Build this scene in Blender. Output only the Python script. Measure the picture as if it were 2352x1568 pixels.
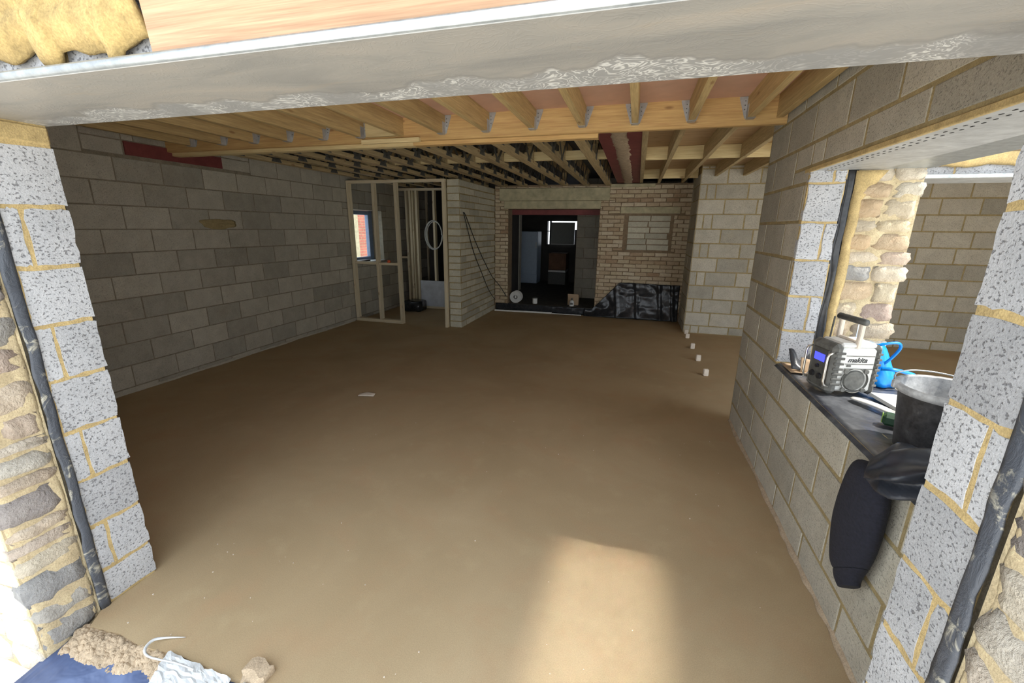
import bpy, bmesh, math, random
from mathutils import Vector, Matrix, noise as mnoise
random.seed(7)
S = bpy.context.scene
for o in list(bpy.data.objects): bpy.data.objects.remove(o)
COL = S.collection

# ------------------------------------------------------------------ camera
cam_d = bpy.data.cameras.new('camera'); cam = bpy.data.objects.new('camera', cam_d); COL.objects.link(cam)
cam_d.sensor_width = 36.0; cam_d.lens = 978.188 / 2352 * 36; cam_d.clip_start = 0.02; cam_d.clip_end = 200
_yaw, _pit, _rol = 0.2742, 0.2606, -0.0121
_f = Vector((-math.sin(_yaw)*math.cos(_pit), math.cos(_yaw)*math.cos(_pit), -math.sin(_pit)))
_r = Vector((math.cos(_yaw), math.sin(_yaw), 0)); _d = _f.cross(_r)
_c, _s = math.cos(_rol), math.sin(_rol)
_X = _c*_r + _s*_d; _Yd = -_s*_r + _c*_d
_m = Matrix((_X, -_Yd, -_f)).transposed().to_4x4(); _m.translation = (2.1974, -1.2269, 1.6925)
cam.matrix_world = _m
S.camera = cam

# ------------------------------------------------------------------ light
w = bpy.data.worlds.new('sky'); S.world = w; w.use_nodes = True
bg = w.node_tree.nodes['Background']; bg.inputs[0].default_value = (0.86, 0.93, 1.0, 1); bg.inputs[1].default_value = 1.0
sun_d = bpy.data.lights.new('sun', 'SUN'); sun = bpy.data.objects.new('sun', sun_d); COL.objects.link(sun)
sun_d.energy = 2.2; sun_d.angle = math.radians(1.0); sun_d.color = (1.0, 0.94, 0.84)
sun.rotation_euler = Vector((-0.90, 0.03, -1.9)).to_track_quat('-Z', 'Y').to_euler()
sun.location = (6, -8, 12)
# added narrow-beam lamp, out of view, to throw the bright patch on the floor
gl_d = bpy.data.lights.new('floor_patch_beam', 'AREA'); gl = bpy.data.objects.new('floor_patch_beam', gl_d); COL.objects.link(gl)
gl_d.shape = 'RECTANGLE'; gl_d.size = 0.50; gl_d.size_y = 1.1; gl_d.spread = math.radians(1.6); gl_d.energy = 0.75; gl_d.color = (1.0, 0.95, 0.85)
gl.location = (2.19, -4.95, 8.62); gl.rotation_euler = Vector((0, 1.0, -1.69)).to_track_quat('-Z', 'Y').to_euler()
S.view_settings.view_transform = 'Standard'; S.view_settings.look = 'None'
S.view_settings.gamma = 1.0; S.view_settings.use_curve_mapping = False
S.view_settings.exposure = 1.45
try:
    S.cycles.max_bounces = 12; S.cycles.diffuse_bounces = 6
except Exception: pass

# ------------------------------------------------------------------ material helpers
class NT:
    def __init__(s, name, rough=0.8, metal=0.0):
        s.m = bpy.data.materials.new(name); s.m.use_nodes = True; s.t = s.m.node_tree
        s.b = s.t.nodes['Principled BSDF']; s.b.inputs['Roughness'].default_value = rough; s.b.inputs['Metallic'].default_value = metal
    def n(s, ty, **kw):
        nd = s.t.nodes.new(ty)
        for k, v in kw.items(): setattr(nd, k, v)
        return nd
    def L(s, a, b): s.t.links.new(a, b)
    def pos(s, scale=(1, 1, 1), objrand=0.0):
        g = s.n('ShaderNodeNewGeometry'); v = s.n('ShaderNodeVectorMath', operation='MULTIPLY')
        s.L(g.outputs['Position'], v.inputs[0]); v.inputs[1].default_value = scale
        if objrand:
            a = s.n('ShaderNodeVectorMath', operation='ADD'); m = s.n('ShaderNodeMath', operation='MULTIPLY')
            s.L(s.rand(), m.inputs[0]); m.inputs[1].default_value = objrand
            s.L(v.outputs[0], a.inputs[0]); s.L(m.outputs[0], a.inputs[1]); return a.outputs[0]
        return v.outputs[0]
    def obj(s, scale=(1, 1, 1)):
        g = s.n('ShaderNodeTexCoord'); v = s.n('ShaderNodeVectorMath', operation='MULTIPLY')
        s.L(g.outputs['Object'], v.inputs[0]); v.inputs[1].default_value = scale; return v.outputs[0]
    def axis(s, i):
        g = s.n('ShaderNodeNewGeometry'); x = s.n('ShaderNodeSeparateXYZ'); s.L(g.outputs['Position'], x.inputs[0]); return x.outputs[i]
    def rand(s): return s.n('ShaderNodeObjectInfo').outputs['Random']
    def noise(s, vec, scale, detail=3, rough=0.55, dist=0.0):
        nd = s.n('ShaderNodeTexNoise'); s.L(vec, nd.inputs['Vector'])
        nd.inputs['Scale'].default_value = scale; nd.inputs['Detail'].default_value = detail
        nd.inputs['Roughness'].default_value = rough; nd.inputs['Distortion'].default_value = dist; return nd.outputs['Fac']
    def voro(s, vec, scale, feature='F1'):
        nd = s.n('ShaderNodeTexVoronoi', feature=feature); s.L(vec, nd.inputs['Vector']); nd.inputs['Scale'].default_value = scale
        return nd.outputs['Distance']
    def ramp(s, fac, stops):
        r = s.n('ShaderNodeValToRGB'); s.L(fac, r.inputs[0]); e = r.color_ramp.elements
        while len(e) < len(stops): e.new(0.5)
        for i, (p, c) in enumerate(stops):
            e[i].position = p
            if not isinstance(c, tuple): c = (c, c, c)
            e[i].color = (*c, 1)
        return r.outputs[0]
    def mix(s, fac, a, b, blend='MIX'):
        x = s.n('ShaderNodeMix', data_type='RGBA', blend_type=blend)
        for sock, v in ((x.inputs[0], fac), (x.inputs[6], a), (x.inputs[7], b)):
            if isinstance(v, (int, float)): sock.default_value = v
            elif isinstance(v, tuple): sock.default_value = (*v, 1)
            else: s.L(v, sock)
        return x.outputs[2]
    def math(s, op, a, b=0.0, clamp=False):
        x = s.n('ShaderNodeMath', operation=op, use_clamp=clamp)
        for i, v in enumerate((a, b)):
            if isinstance(v, (int, float)): x.inputs[i].default_value = v
            else: s.L(v, x.inputs[i])
        return x.outputs[0]
    def col(s, c):
        if isinstance(c, tuple): s.b.inputs['Base Color'].default_value = (*c, 1)
        else: s.L(c, s.b.inputs['Base Color'])
        return s
    def bump(s, h, strength=0.4, dist=0.01):
        b = s.n('ShaderNodeBump'); b.inputs['Strength'].default_value = strength; b.inputs['Distance'].default_value = dist
        s.L(h, b.inputs['Height']); s.L(b.outputs[0], s.b.inputs['Normal']); return s
    def rough(s, v):
        s.L(v, s.b.inputs['Roughness']); return s

def m_plain(name, c, rough=0.6, metal=0.0, var=0.15, sc=20, bump=0.0):
    t = NT(name, rough, metal); n = t.noise(t.pos(), sc, 4)
    lo = tuple(x*(1-var) for x in c); hi = tuple(min(1, x*(1+var)) for x in c)
    t.col(t.ramp(n, [(0.3, lo), (0.7, hi)]))
    if bump: t.bump(n, bump, 0.01)
    return t.m

def m_block(name, lo, hi, pit=0.5, stain=0.3, pitscale=60):
    t = NT(name, 0.92); p = t.pos(objrand=3.0)
    c = t.ramp(t.noise(p, 7, 5, 0.65), [(0.25, lo), (0.75, hi)])
    r = t.ramp(t.rand(), [(0.0, 0.78), (0.5, 1.0), (1.0, 1.14)])
    c = t.mix(1.0, c, r, 'MULTIPLY')
    pits = t.ramp(t.noise(t.pos((1, 1, 1.3), objrand=3.0), pitscale, 2, 0.5), [(0.33, 0.0), (0.43, 1.0)])
    grain = t.noise(p, 170, 2, 0.6)
    c = t.mix(t.math('MULTIPLY', t.math('SUBTRACT', 1.0, pits), pit), c, (0.10, 0.10, 0.11))
    c = t.mix(0.22, c, t.ramp(grain, [(0.3, 0.25), (0.7, 0.85)]), 'OVERLAY')
    st = t.ramp(t.noise(t.pos(), 2.6, 4, 0.6), [(0.60, 0.0), (0.74, 1.0)])
    c = t.mix(t.math('MULTIPLY', st, stain), c, (0.50, 0.42, 0.24))
    t.col(c); h = t.math('ADD', t.math('MULTIPLY', pits, 0.8), t.math('MULTIPLY', grain, 0.5))
    t.bump(h, 0.55, 0.006); return t.m

def m_mortar(name, c, var=0.2):
    t = NT(name, 0.95); p = t.pos()
    n = t.noise(p, 14, 5, 0.65); g = t.noise(p, 160, 2)
    cc = t.ramp(n, [(0.28, tuple(x*(1-var*1.4) for x in c)), (0.72, tuple(min(1, x*(1+var)) for x in c))])
    cc = t.mix(0.3, cc, t.ramp(g, [(0.3, 0.3), (0.7, 0.9)]), 'OVERLAY')
    t.col(cc).bump(t.math('ADD', n, t.math('MULTIPLY', g, 0.4)), 0.6, 0.008); return t.m

def m_stone(name, cols, blotch=0.5):
    t = NT(name, 0.9); p = t.pos()
    r = t.ramp(t.rand(), [(i/max(1, len(cols)-1), c) for i, c in enumerate(cols)])
    n = t.noise(p, 22, 6, 0.7, 0.6); g = t.noise(p, 90, 3, 0.6)
    c = t.mix(blotch, r, t.ramp(n, [(0.3, (0.20, 0.17, 0.14)), (0.5, (0.55, 0.5, 0.43)), (0.72, (0.92, 0.87, 0.78))]), 'SOFT_LIGHT')
    t.col(c).bump(t.math('ADD', n, t.math('MULTIPLY', g, 0.5)), 0.8, 0.02); return t.m

def m_wood(name, axis, lo, hi, knot=(0.25, 0.13, 0.05), rough=0.75, fine=70):
    t = NT(name, rough); sc = [fine/6.0]*3; sc[axis] = 0.6
    p = t.pos(tuple(sc), objrand=9.0)
    n = t.noise(p, 2.2, 6, 0.65, 0.8); f = t.noise(p, 9, 3, 0.6)
    c = t.ramp(n, [(0.25, lo), (0.72, hi)])
    c = t.mix(0.30, c, t.ramp(f, [(0.3, 0.25), (0.7, 0.85)]), 'OVERLAY')
    c = t.mix(1.0, c, t.ramp(t.rand(), [(0.0, (0.82, 0.80, 0.76)), (1.0, (1.08, 1.05, 1.0))]), 'MULTIPLY')
    ks = [9.0]*3; ks[axis] = 3.0
    k = t.ramp(t.voro(t.pos(tuple(ks), objrand=5.0), 1.0), [(0.06, 1.0), (0.13, 0.0)])
    c = t.mix(t.math('MULTIPLY', k, 0.75), c, knot)
    t.col(c).bump(f, 0.15, 0.004); return t.m

YM = (0.50, 0.375, 0.175)
MB_ = dict(
 block_in=m_block('block_interior', (0.39, 0.365, 0.30), (0.52, 0.49, 0.41), 0.20, 0.14, 90),  # same block as the jambs, with warm indoor light mixed into the colour
 block_near=m_block('block_open_texture', (0.39, 0.40, 0.42), (0.53, 0.54, 0.565), 0.72, 0.0, 92),
 block_flat=m_block('block_thin_course', (0.46, 0.44, 0.345), (0.62, 0.59, 0.47), 0.2, 0.08, 80),
 mortar_y=m_mortar('yellow_sand_mortar', YM),
 mortar_g=m_mortar('grey_brown_mortar', (0.25, 0.22, 0.165)),
 mortar_w=m_mortar('olive_sand_mortar', (0.33, 0.26, 0.13)),
 mortar_p=m_mortar('pale_lime_mortar', (0.56, 0.455, 0.285)),
 mortar_b=m_mortar('brown_brick_mortar', (0.24, 0.175, 0.11)),
 stone_l=m_stone('limestone_rubble', [(0.50, 0.48, 0.45), (0.60, 0.54, 0.43), (0.42, 0.33, 0.29), (0.64, 0.60, 0.52), (0.27, 0.285, 0.31), (0.50, 0.38, 0.31), (0.60, 0.54, 0.44)]),
 stone_w=m_stone('warm_limestone', [(0.60, 0.51, 0.36), (0.52, 0.46, 0.38), (0.66, 0.60, 0.50), (0.56, 0.40, 0.24), (0.46, 0.40, 0.32), (0.62, 0.54, 0.40)]),  # warmer limestone mix for the window jamb and courtyard wall
 brickw=m_stone('weathered_brick', [(0.56, 0.47, 0.32), (0.66, 0.58, 0.42), (0.48, 0.36, 0.24), (0.70, 0.62, 0.48), (0.60, 0.50, 0.36), (0.42, 0.29, 0.19), (0.66, 0.58, 0.43)], 0.5),
 blackdpc=None)

t = NT('black_polythene', 0.26); n = t.noise(t.pos(), 9, 4, 0.6, 1.2); d_ = t.ramp(t.noise(t.pos(), 16, 5, 0.7), [(0.45, 0.0), (0.75, 1.0)])
t.col(t.mix(t.math('MULTIPLY', d_, 0.12), (0.018, 0.020, 0.024), (0.22, 0.21, 0.20))).bump(n, 0.08, 0.02); M_POLY = t.m
t = NT('dusty_black_membrane', 0.30); n = t.noise(t.pos(), 7, 4, 0.6, 1.0); d_ = t.ramp(t.noise(t.pos(), 11, 5, 0.7), [(0.42, 0.0), (0.8, 1.0)])
t.col(t.mix(t.math('MULTIPLY', d_, 0.30), (0.060, 0.064, 0.074), (0.40, 0.42, 0.45))).bump(n, 0.30, 0.02); M_SILLM = t.m
t = NT('mortar_splashed_membrane', 0.5); n = t.noise(t.pos(), 14, 5, 0.7, 0.8)
t.col(t.mix(t.ramp(n, [(0.56, 0.0), (0.66, 0.85)]), (0.075, 0.085, 0.105), (0.48, 0.46, 0.38))).bump(n, 0.6, 0.015); M_DPC = t.m
t = NT('blue_polythene', 0.35); t.col(t.ramp(t.noise(t.pos(), 6, 4), [(0.3, (0.04, 0.065, 0.16)), (0.75, (0.12, 0.175, 0.34))])).bump(t.noise(t.pos(), 5, 3, 0.5, 1.0), 0.5, 0.03); M_BLUEM = t.m

# screed
t = NT('sand_screed', 0.8); p = t.pos()
c = t.ramp(t.noise(p, 0.9, 4, 0.55, 0.6), [(0.3, (0.41, 0.31, 0.185)), (0.72, (0.50, 0.39, 0.245))])
c = t.mix(t.ramp(t.noise(p, 3.1, 5, 0.6, 0.4), [(0.52, 0.0), (0.70, 0.32)]), c, (0.48, 0.31, 0.18))
c = t.mix(t.ramp(t.noise(p, 4.7, 4, 0.6), [(0.55, 0.0), (0.72, 0.30)]), c, (0.52, 0.42, 0.26))
g = t.noise(p, 240, 3, 0.7); c = t.mix(0.22, c, t.ramp(g, [(0.3, 0.25), (0.7, 0.8)]), 'OVERLAY')
t.col(c).bump(t.math('ADD', t.math('MULTIPLY', g, 0.25), t.noise(p, 9, 4)), 0.12, 0.012)
t.b.inputs['Specular IOR Level'].default_value = 0.08; M_FLOOR = t.m

# galvanised lintel with cement smears towards the inner edge
t = NT('galvanised_cement_smeared', 0.5, 0.35); p = t.pos()
base = t.ramp(t.noise(t.pos((0.6, 2.5, 1)), 3.0, 5, 0.6, 0.8), [(0.30, (0.31, 0.305, 0.29)), (0.5, (0.40, 0.385, 0.355)), (0.70, (0.47, 0.435, 0.385))])
rst = t.ramp(t.noise(t.pos((1.2, 4, 1)), 2.4, 5, 0.7, 1.0), [(0.60, 0.0), (0.74, 0.5)])
base = t.mix(rst, base, (0.48, 0.40, 0.30))
edge = t.math('ADD', t.axis(1), t.math('MULTIPLY', t.math('SUBTRACT', t.noise(t.pos((1.0, 0.2, 1)), 2.6, 4, 0.6), 0.5), 0.46))
zone = t.ramp(t.math('ADD', t.math('MULTIPLY', edge, 6.0), 0.92), [(0.30, 0.0), (0.42, 1.0)])
cn = t.noise(t.pos((0.75, 1.0, 1)), 13, 3, 0.55, 1.4)
scr = t.ramp(t.math('PINGPONG', t.math('MULTIPLY', cn, 9.0), 0.5), [(0.0, 1.0), (0.10, 0.85), (0.22, 0.1), (1.0, 0.0)])
scr = t.math('MULTIPLY', scr, t.ramp(t.noise(t.pos((1.6, 0.8, 1)), 3.0, 3), [(0.40, 0.15), (0.52, 1.0)]))
cem = t.mix(scr, (0.36, 0.36, 0.355), (0.80, 0.80, 0.77))
ds = t.ramp(t.math('ADD', t.math('MULTIPLY', edge, 6.0), 0.92), [(0.22, 0.0), (0.30, 0.55), (0.40, 0.0)])
base = t.mix(ds, base, (0.27, 0.265, 0.26))
t.col(t.mix(zone, base, cem)).bump(scr, 0.12, 0.004); M_LINT = t.m
t = NT('bright_galvanised', 0.38, 0.75); t.col(t.ramp(t.noise(t.pos(), 28, 4, 0.7), [(0.3, (0.36, 0.39, 0.41)), (0.7, (0.56, 0.60, 0.62))])); M_GALV = t.m
t = NT('dull_galvanised', 0.55, 0.5); t.col(t.ramp(t.noise(t.pos(), 14, 4, 0.7), [(0.3, (0.36, 0.37, 0.38)), (0.7, (0.55, 0.57, 0.58))])); M_GALVD = t.m

M_TY = m_wood('treated_timber_along_y', 1, (0.40, 0.285, 0.125), (0.60, 0.45, 0.225))
M_TX = m_wood('treated_timber_along_x', 0, (0.50, 0.315, 0.125), (0.70, 0.475, 0.215))
M_TX2 = m_wood('pale_timber_along_x', 0, (0.58, 0.47, 0.25), (0.76, 0.63, 0.36))
M_TZ = m_wood('pale_stud_along_z', 2, (0.62, 0.54, 0.38), (0.82, 0.73, 0.54))
M_TXS = m_wood('pale_stud_along_x', 0, (0.62, 0.54, 0.38), (0.82, 0.73, 0.54))
M_TYO = m_wood('aged_joist_along_y', 1, (0.36, 0.28, 0.15), (0.56, 0.45, 0.26))
M_BOARD = m_wood('red_grained_board', 0, (0.40, 0.22, 0.13), (0.62, 0.42, 0.27), (0.28, 0.12, 0.06), 0.75, 130)
M_PINK = m_plain('pink_ply_deck', (0.64, 0.40, 0.29), 0.7, 0, 0.08, 6)
M_CHIP = m_wood('brown_board_deck', 0, (0.40, 0.27, 0.15), (0.58, 0.42, 0.25))
M_DARKDECK = m_plain('dark_roof_membrane', (0.075, 0.078, 0.085), 0.6, 0, 0.3, 5)
t = NT('red_oxide_steel', 0.6, 0.1); t.col(t.ramp(t.noise(t.pos(), 6, 5, 0.7), [(0.3, (0.16, 0.035, 0.035)), (0.75, (0.25, 0.065, 0.06))])); M_RED = t.m
M_CONC = m_plain('olive_concrete', (0.48, 0.44, 0.29), 0.9, 0, 0.22, 9, 0.3)
M_SAND = m_mortar('loose_sand', (0.46, 0.36, 0.25))
M_GROUND = m_plain('white_limestone_dust', (0.86, 0.83, 0.77), 0.95, 0, 0.08, 4, 0.3)
M_WHITE = m_plain('white_plastic', (0.78, 0.78, 0.75), 0.45, 0, 0.05)
M_CREAM = m_plain('pale_cut_timber', (0.74, 0.66, 0.56), 0.8, 0, 0.1)
M_BLACK = m_plain('black_rubber', (0.022, 0.022, 0.024), 0.5, 0, 0.25)
M_DKGREY = m_plain('dark_grey_plastic', (0.085, 0.085, 0.078), 0.5, 0, 0.3, 40)
M_DUSTY = m_plain('dusty_grey_rubber', (0.13, 0.13, 0.12), 0.75, 0, 0.35, 30, 0.2)
M_CHROME = m_plain('dusty_chrome', (0.75, 0.72, 0.66), 0.3, 0.8, 0.1)
M_SILVER = m_plain('foil_faced_board', (0.64, 0.67, 0.73), 0.35, 0.2, 0.15, 6)
M_PIPE = m_plain('white_pipe', (0.66, 0.66, 0.63), 0.4, 0, 0.05)
M_BLUEB = m_plain('bright_blue_plastic', (0.0, 0.27, 0.95), 0.35, 0, 0.2, 10)
M_NAVY = m_plain('navy_fleece', (0.010, 0.011, 0.020), 0.95, 0, 0.3, 90, 0.3)
M_LEATH = m_plain('dark_coated_fabric', (0.028, 0.032, 0.042), 0.36, 0, 0.35, 12, 0.2)
M_CARD = m_plain('brown_cardboard', (0.42, 0.30, 0.19), 0.85, 0, 0.1)
M_PAPER = m_plain('grey_paper', (0.42, 0.44, 0.47), 0.7, 0, 0.1)
M_ORANGE = m_plain('orange_plastic', (0.75, 0.12, 0.03), 0.5, 0, 0.1)
M_FRIDGE = m_plain('pale_blue_enamel', (0.50, 0.60, 0.72), 0.45, 0, 0.06)
M_DKWALL = m_plain('darkened_wall', (0.055, 0.05, 0.047), 0.95, 0, 0.2, 4)  # wall colour lowered to carry the gloom of the unlit room
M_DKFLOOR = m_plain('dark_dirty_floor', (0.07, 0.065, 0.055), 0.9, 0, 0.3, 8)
M_BLIND = m_plain('grey_blind', (0.30, 0.31, 0.29), 0.9, 0, 0.05)
M_BROWN = m_plain('brown_cabinet_wood', (0.20, 0.10, 0.055), 0.7, 0, 0.2, 5)
M_FRAMEB = m_plain('blue_grey_frame', (0.17, 0.22, 0.32), 0.5, 0, 0.1)
M_BRICKR = m_plain('red_outside_brick', (0.50, 0.17, 0.12), 0.9, 0, 0.2, 8)
M_GREEN = m_plain('dark_green_case', (0.02, 0.06, 0.03), 0.5, 0, 0.2)
M_LIME = m_plain('lime_edge', (0.35, 0.55, 0.10), 0.5, 0, 0.1)
M_PLAST = m_plain('crumpled_clear_plastic', (0.70, 0.73, 0.75), 0.25, 0, 0.15, 18, 0.5)
t = NT('blue_display', 0.2); t.col((0.03, 0.03, 0.4)); t.b.inputs['Emission Color'].default_value = (0.05, 0.06, 0.9, 1); t.b.inputs['Emission Strength'].default_value = 0.9; M_LCD = t.m
t = NT('dirty_black_bucket', 0.45); n = t.noise(t.pos(), 30, 5, 0.7); t.col(t.ramp(n, [(0.35, (0.028, 0.028, 0.03)), (0.62, (0.075, 0.075, 0.08)), (0.8, (0.2, 0.2, 0.2))])).bump(n, 0.2, 0.005); M_BUCK = t.m
t = NT('cement_coated_inside', 0.5); t.col(t.ramp(t.noise(t.pos(), 14, 5, 0.7), [(0.35, (0.22, 0.23, 0.25)), (0.7, (0.66, 0.68, 0.70))])); M_BUCKI = t.m
t = NT('window_glass', 0.02); tr_ = t.n('ShaderNodeBsdfTransparent'); gs_ = t.n('ShaderNodeBsdfGlossy'); mx_ = t.n('ShaderNodeMixShader')
gs_.inputs['Roughness'].default_value = 0.02; mx_.inputs[0].default_value = 0.08; tr_.inputs[0].default_value = (0.93, 0.96, 0.97, 1)
t.L(tr_.outputs[0], mx_.inputs[1]); t.L(gs_.outputs[0], mx_.inputs[2]); t.L(mx_.outputs[0], t.t.nodes['Material Output'].inputs['Surface']); M_GLASS = t.m

# ------------------------------------------------------------------ object helpers
def tag(o, label=None, cat=None, group=None, kind=None):
    if label: o['label'] = label
    if cat: o['category'] = cat
    if group: o['group'] = group
    if kind: o['kind'] = kind
    return o
def link(name, me, mat, parent=None):
    o = bpy.data.objects.new(name, me); COL.objects.link(o)
    if mat and not me.materials: me.materials.append(mat)
    if parent: o.parent = parent
    return o
def empty(name, loc, rz=0.0):
    o = bpy.data.objects.new(name, None); COL.objects.link(o); o.location = loc; o.rotation_euler = (0, 0, rz); o.empty_display_size = 0.1; return o
class MB:
    def __init__(s): s.v = []; s.f = []; s.sm = False
    def add(s, vs, fs):
        b = len(s.v); s.v += [tuple(v) for v in vs]; s.f += [tuple(i+b for i in f) for f in fs]; return s
    def box(s, lo, hi, ch=0.0):
        x0, y0, z0 = lo; x1, y1, z1 = hi
        if ch <= 0:
            return s.add([(x0,y0,z0),(x1,y0,z0),(x1,y1,z0),(x0,y1,z0),(x0,y0,z1),(x1,y0,z1),(x1,y1,z1),(x0,y1,z1)],
                         [(0,3,2,1),(4,5,6,7),(0,1,5,4),(1,2,6,5),(2,3,7,6),(3,0,4,7)])
        bm = bmesh.new(); m = Matrix.Translation(((x0+x1)/2, (y0+y1)/2, (z0+z1)/2)) @ Matrix.Diagonal((x1-x0, y1-y0, z1-z0, 1))
        bmesh.ops.create_cube(bm, size=1, matrix=m)
        bmesh.ops.bevel(bm, geom=bm.edges[:], offset=ch, segments=1, affect='EDGES', clamp_overlap=True)
        bm.verts.index_update(); s.add([v.co[:] for v in bm.verts], [[v.index for v in f.verts] for f in bm.faces]); bm.free(); return s
    def tube(s, pts, r, seg=8, cap=True):
        pts = [Vector(p) for p in pts]; n = len(pts); rs = r if isinstance(r, (list, tuple)) else [r]*n
        ring = []; up = Vector((0, 0, 1)); prev = None
        for i, p in enumerate(pts):
            d = (pts[min(i+1, n-1)] - pts[max(i-1, 0)]).normalized()
            a = d.cross(up) if prev is None else prev - d*prev.dot(d)
            if a.length < 1e-4: a = d.cross(Vector((1, 0, 0)))
            a.normalize(); prev = a; b = d.cross(a)
            ring.append([p + a*math.cos(2*math.pi*k/seg)*rs[i] + b*math.sin(2*math.pi*k/seg)*rs[i] for k in range(seg)])
        vs = [v for rr in ring for v in rr]; fs = []
        for i in range(n-1):
            for k in range(seg):
                k2 = (k+1) % seg; fs.append((i*seg+k, i*seg+k2, (i+1)*seg+k2, (i+1)*seg+k))
        if cap: fs += [tuple(range(seg))[::-1], tuple((n-1)*seg+k for k in range(seg))]
        return s.add(vs, fs)
    def lathe(s, prof, c=(0, 0, 0), seg=24):
        vs = []; fs = []; n = len(prof)
        for (r, z) in prof:
            for k in range(seg):
                a = 2*math.pi*k/seg; vs.append((c[0]+r*math.cos(a), c[1]+r*math.sin(a), c[2]+z))
        for i in range(n-1):
            for k in range(seg):
                k2 = (k+1) % seg; fs.append((i*seg+k, i*seg+k2, (i+1)*seg+k2, (i+1)*seg+k))
        return s.add(vs, fs)
    def prism(s, poly, n, d):
        poly = [Vector(p) for p in poly]; n = Vector(n)*d; k = len(poly)
        return s.add(list(poly)+[p+n for p in poly], [tuple(range(k))[::-1], tuple(range(k, 2*k))]+[(i, (i+1) % k, k+(i+1) % k, k+i) for i in range(k)])
    def mesh(s, name, off=None):
        me = bpy.data.meshes.new(name); vs = s.v
        if off is not None: vs = [(v[0]-off[0], v[1]-off[1], v[2]-off[2]) for v in vs]
        me.from_pydata(vs, [], s.f); me.update()
        bm = bmesh.new(); bm.from_mesh(me); bmesh.ops.recalc_face_normals(bm, faces=bm.faces[:]); bm.to_mesh(me); bm.free()
        if s.sm:
            for p in me.polygons: p.use_smooth = True
        return me
    def build(s, name, mat, parent=None, local=False):
        off = parent.location if (parent is not None and not local) else None
        return link(name, s.mesh(name, off), mat, parent)
def bx(name, lo, hi, mat, parent=None, ch=0.0): return MB().box(lo, hi, ch).build(name, mat, parent)
def struct(o): o['kind'] = 'structure'; return o
def sheet(name, fn, nu, nv, mat, thick=0.004, parent=None, smooth=True, local=False):
    mb = MB(); mb.sm = smooth
    vs = [fn(i/nu, j/nv) for j in range(nv+1) for i in range(nu+1)]
    fs = [(j*(nu+1)+i, j*(nu+1)+i+1, (j+1)*(nu+1)+i+1, (j+1)*(nu+1)+i) for j in range(nv) for i in range(nu)]
    mb.add(vs, fs); o = mb.build(name, mat, parent, local)
    md = o.modifiers.new('thickness', 'SOLIDIFY'); md.thickness = thick; md.offset = 0
    return o
def N3(x, y, z): return mnoise.noise(Vector((x, y, z)))
ORD = ['first', 'second', 'third', 'fourth', 'fifth', 'sixth', 'seventh', 'eighth', 'ninth', 'tenth', 'eleventh', 'twelfth', 'thirteenth']

def pointing(wall, O, U, N, L, z0, z1, mat, seed, amp=0.010, base=0.004):
    O, U, N = Vector(O), Vector(U), Vector(N)
    def f(a, b):
        u, z = a*L, z0+b*(z1-z0); n_ = base+amp*N3(u*9+seed, z*9, seed)+amp*.6*N3(u*23, z*23+seed, seed)
        if a in (0, 1): n_ = -0.012
        p = O+U*u+N*n_; return (p.x, p.y, z)
    return sheet('pointing', f, max(8, int(L/0.02)), int((z1-z0)/0.02), mat, 0.006, wall)
# -- masonry -----------------------------------------------------------------
def core_pieces(lo_u, hi_u, lo_z, hi_z, holes):
    us = sorted({lo_u, hi_u, *[min(max(h[i], lo_u), hi_u) for h in holes for i in (0, 1)]})
    zs = sorted({lo_z, hi_z, *[min(max(h[i], lo_z), hi_z) for h in holes for i in (2, 3)]})
    out = []
    for a, b in zip(us, us[1:]):
        for c, d in zip(zs, zs[1:]):
            mu, mz = (a+b)/2, (c+d)/2
            if not any(h[0] < mu < h[1] and h[2] < mz < h[3] for h in holes): out.append((a, b, c, d))
    return out
def wall_core(name, O, U, N, L, z0, z1, thick, mat, holes=(), recess=0.004):
    O, U, N = Vector(O), Vector(U), Vector(N); mb = MB()
    for (a, b, c, d) in core_pieces(0, L, z0, z1, holes):
        p = [O+U*a-N*recess, O+U*b-N*recess, O+U*b-N*thick, O+U*a-N*thick]
        vs = [(q.x, q.y, c) for q in p]+[(q.x, q.y, d) for q in p]
        mb.add(vs, [(0,3,2,1),(4,5,6,7),(0,1,5,4),(1,2,6,5),(2,3,7,6),(3,0,4,7)])
    return struct(mb.build(name, mat))
_bc = {}
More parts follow.
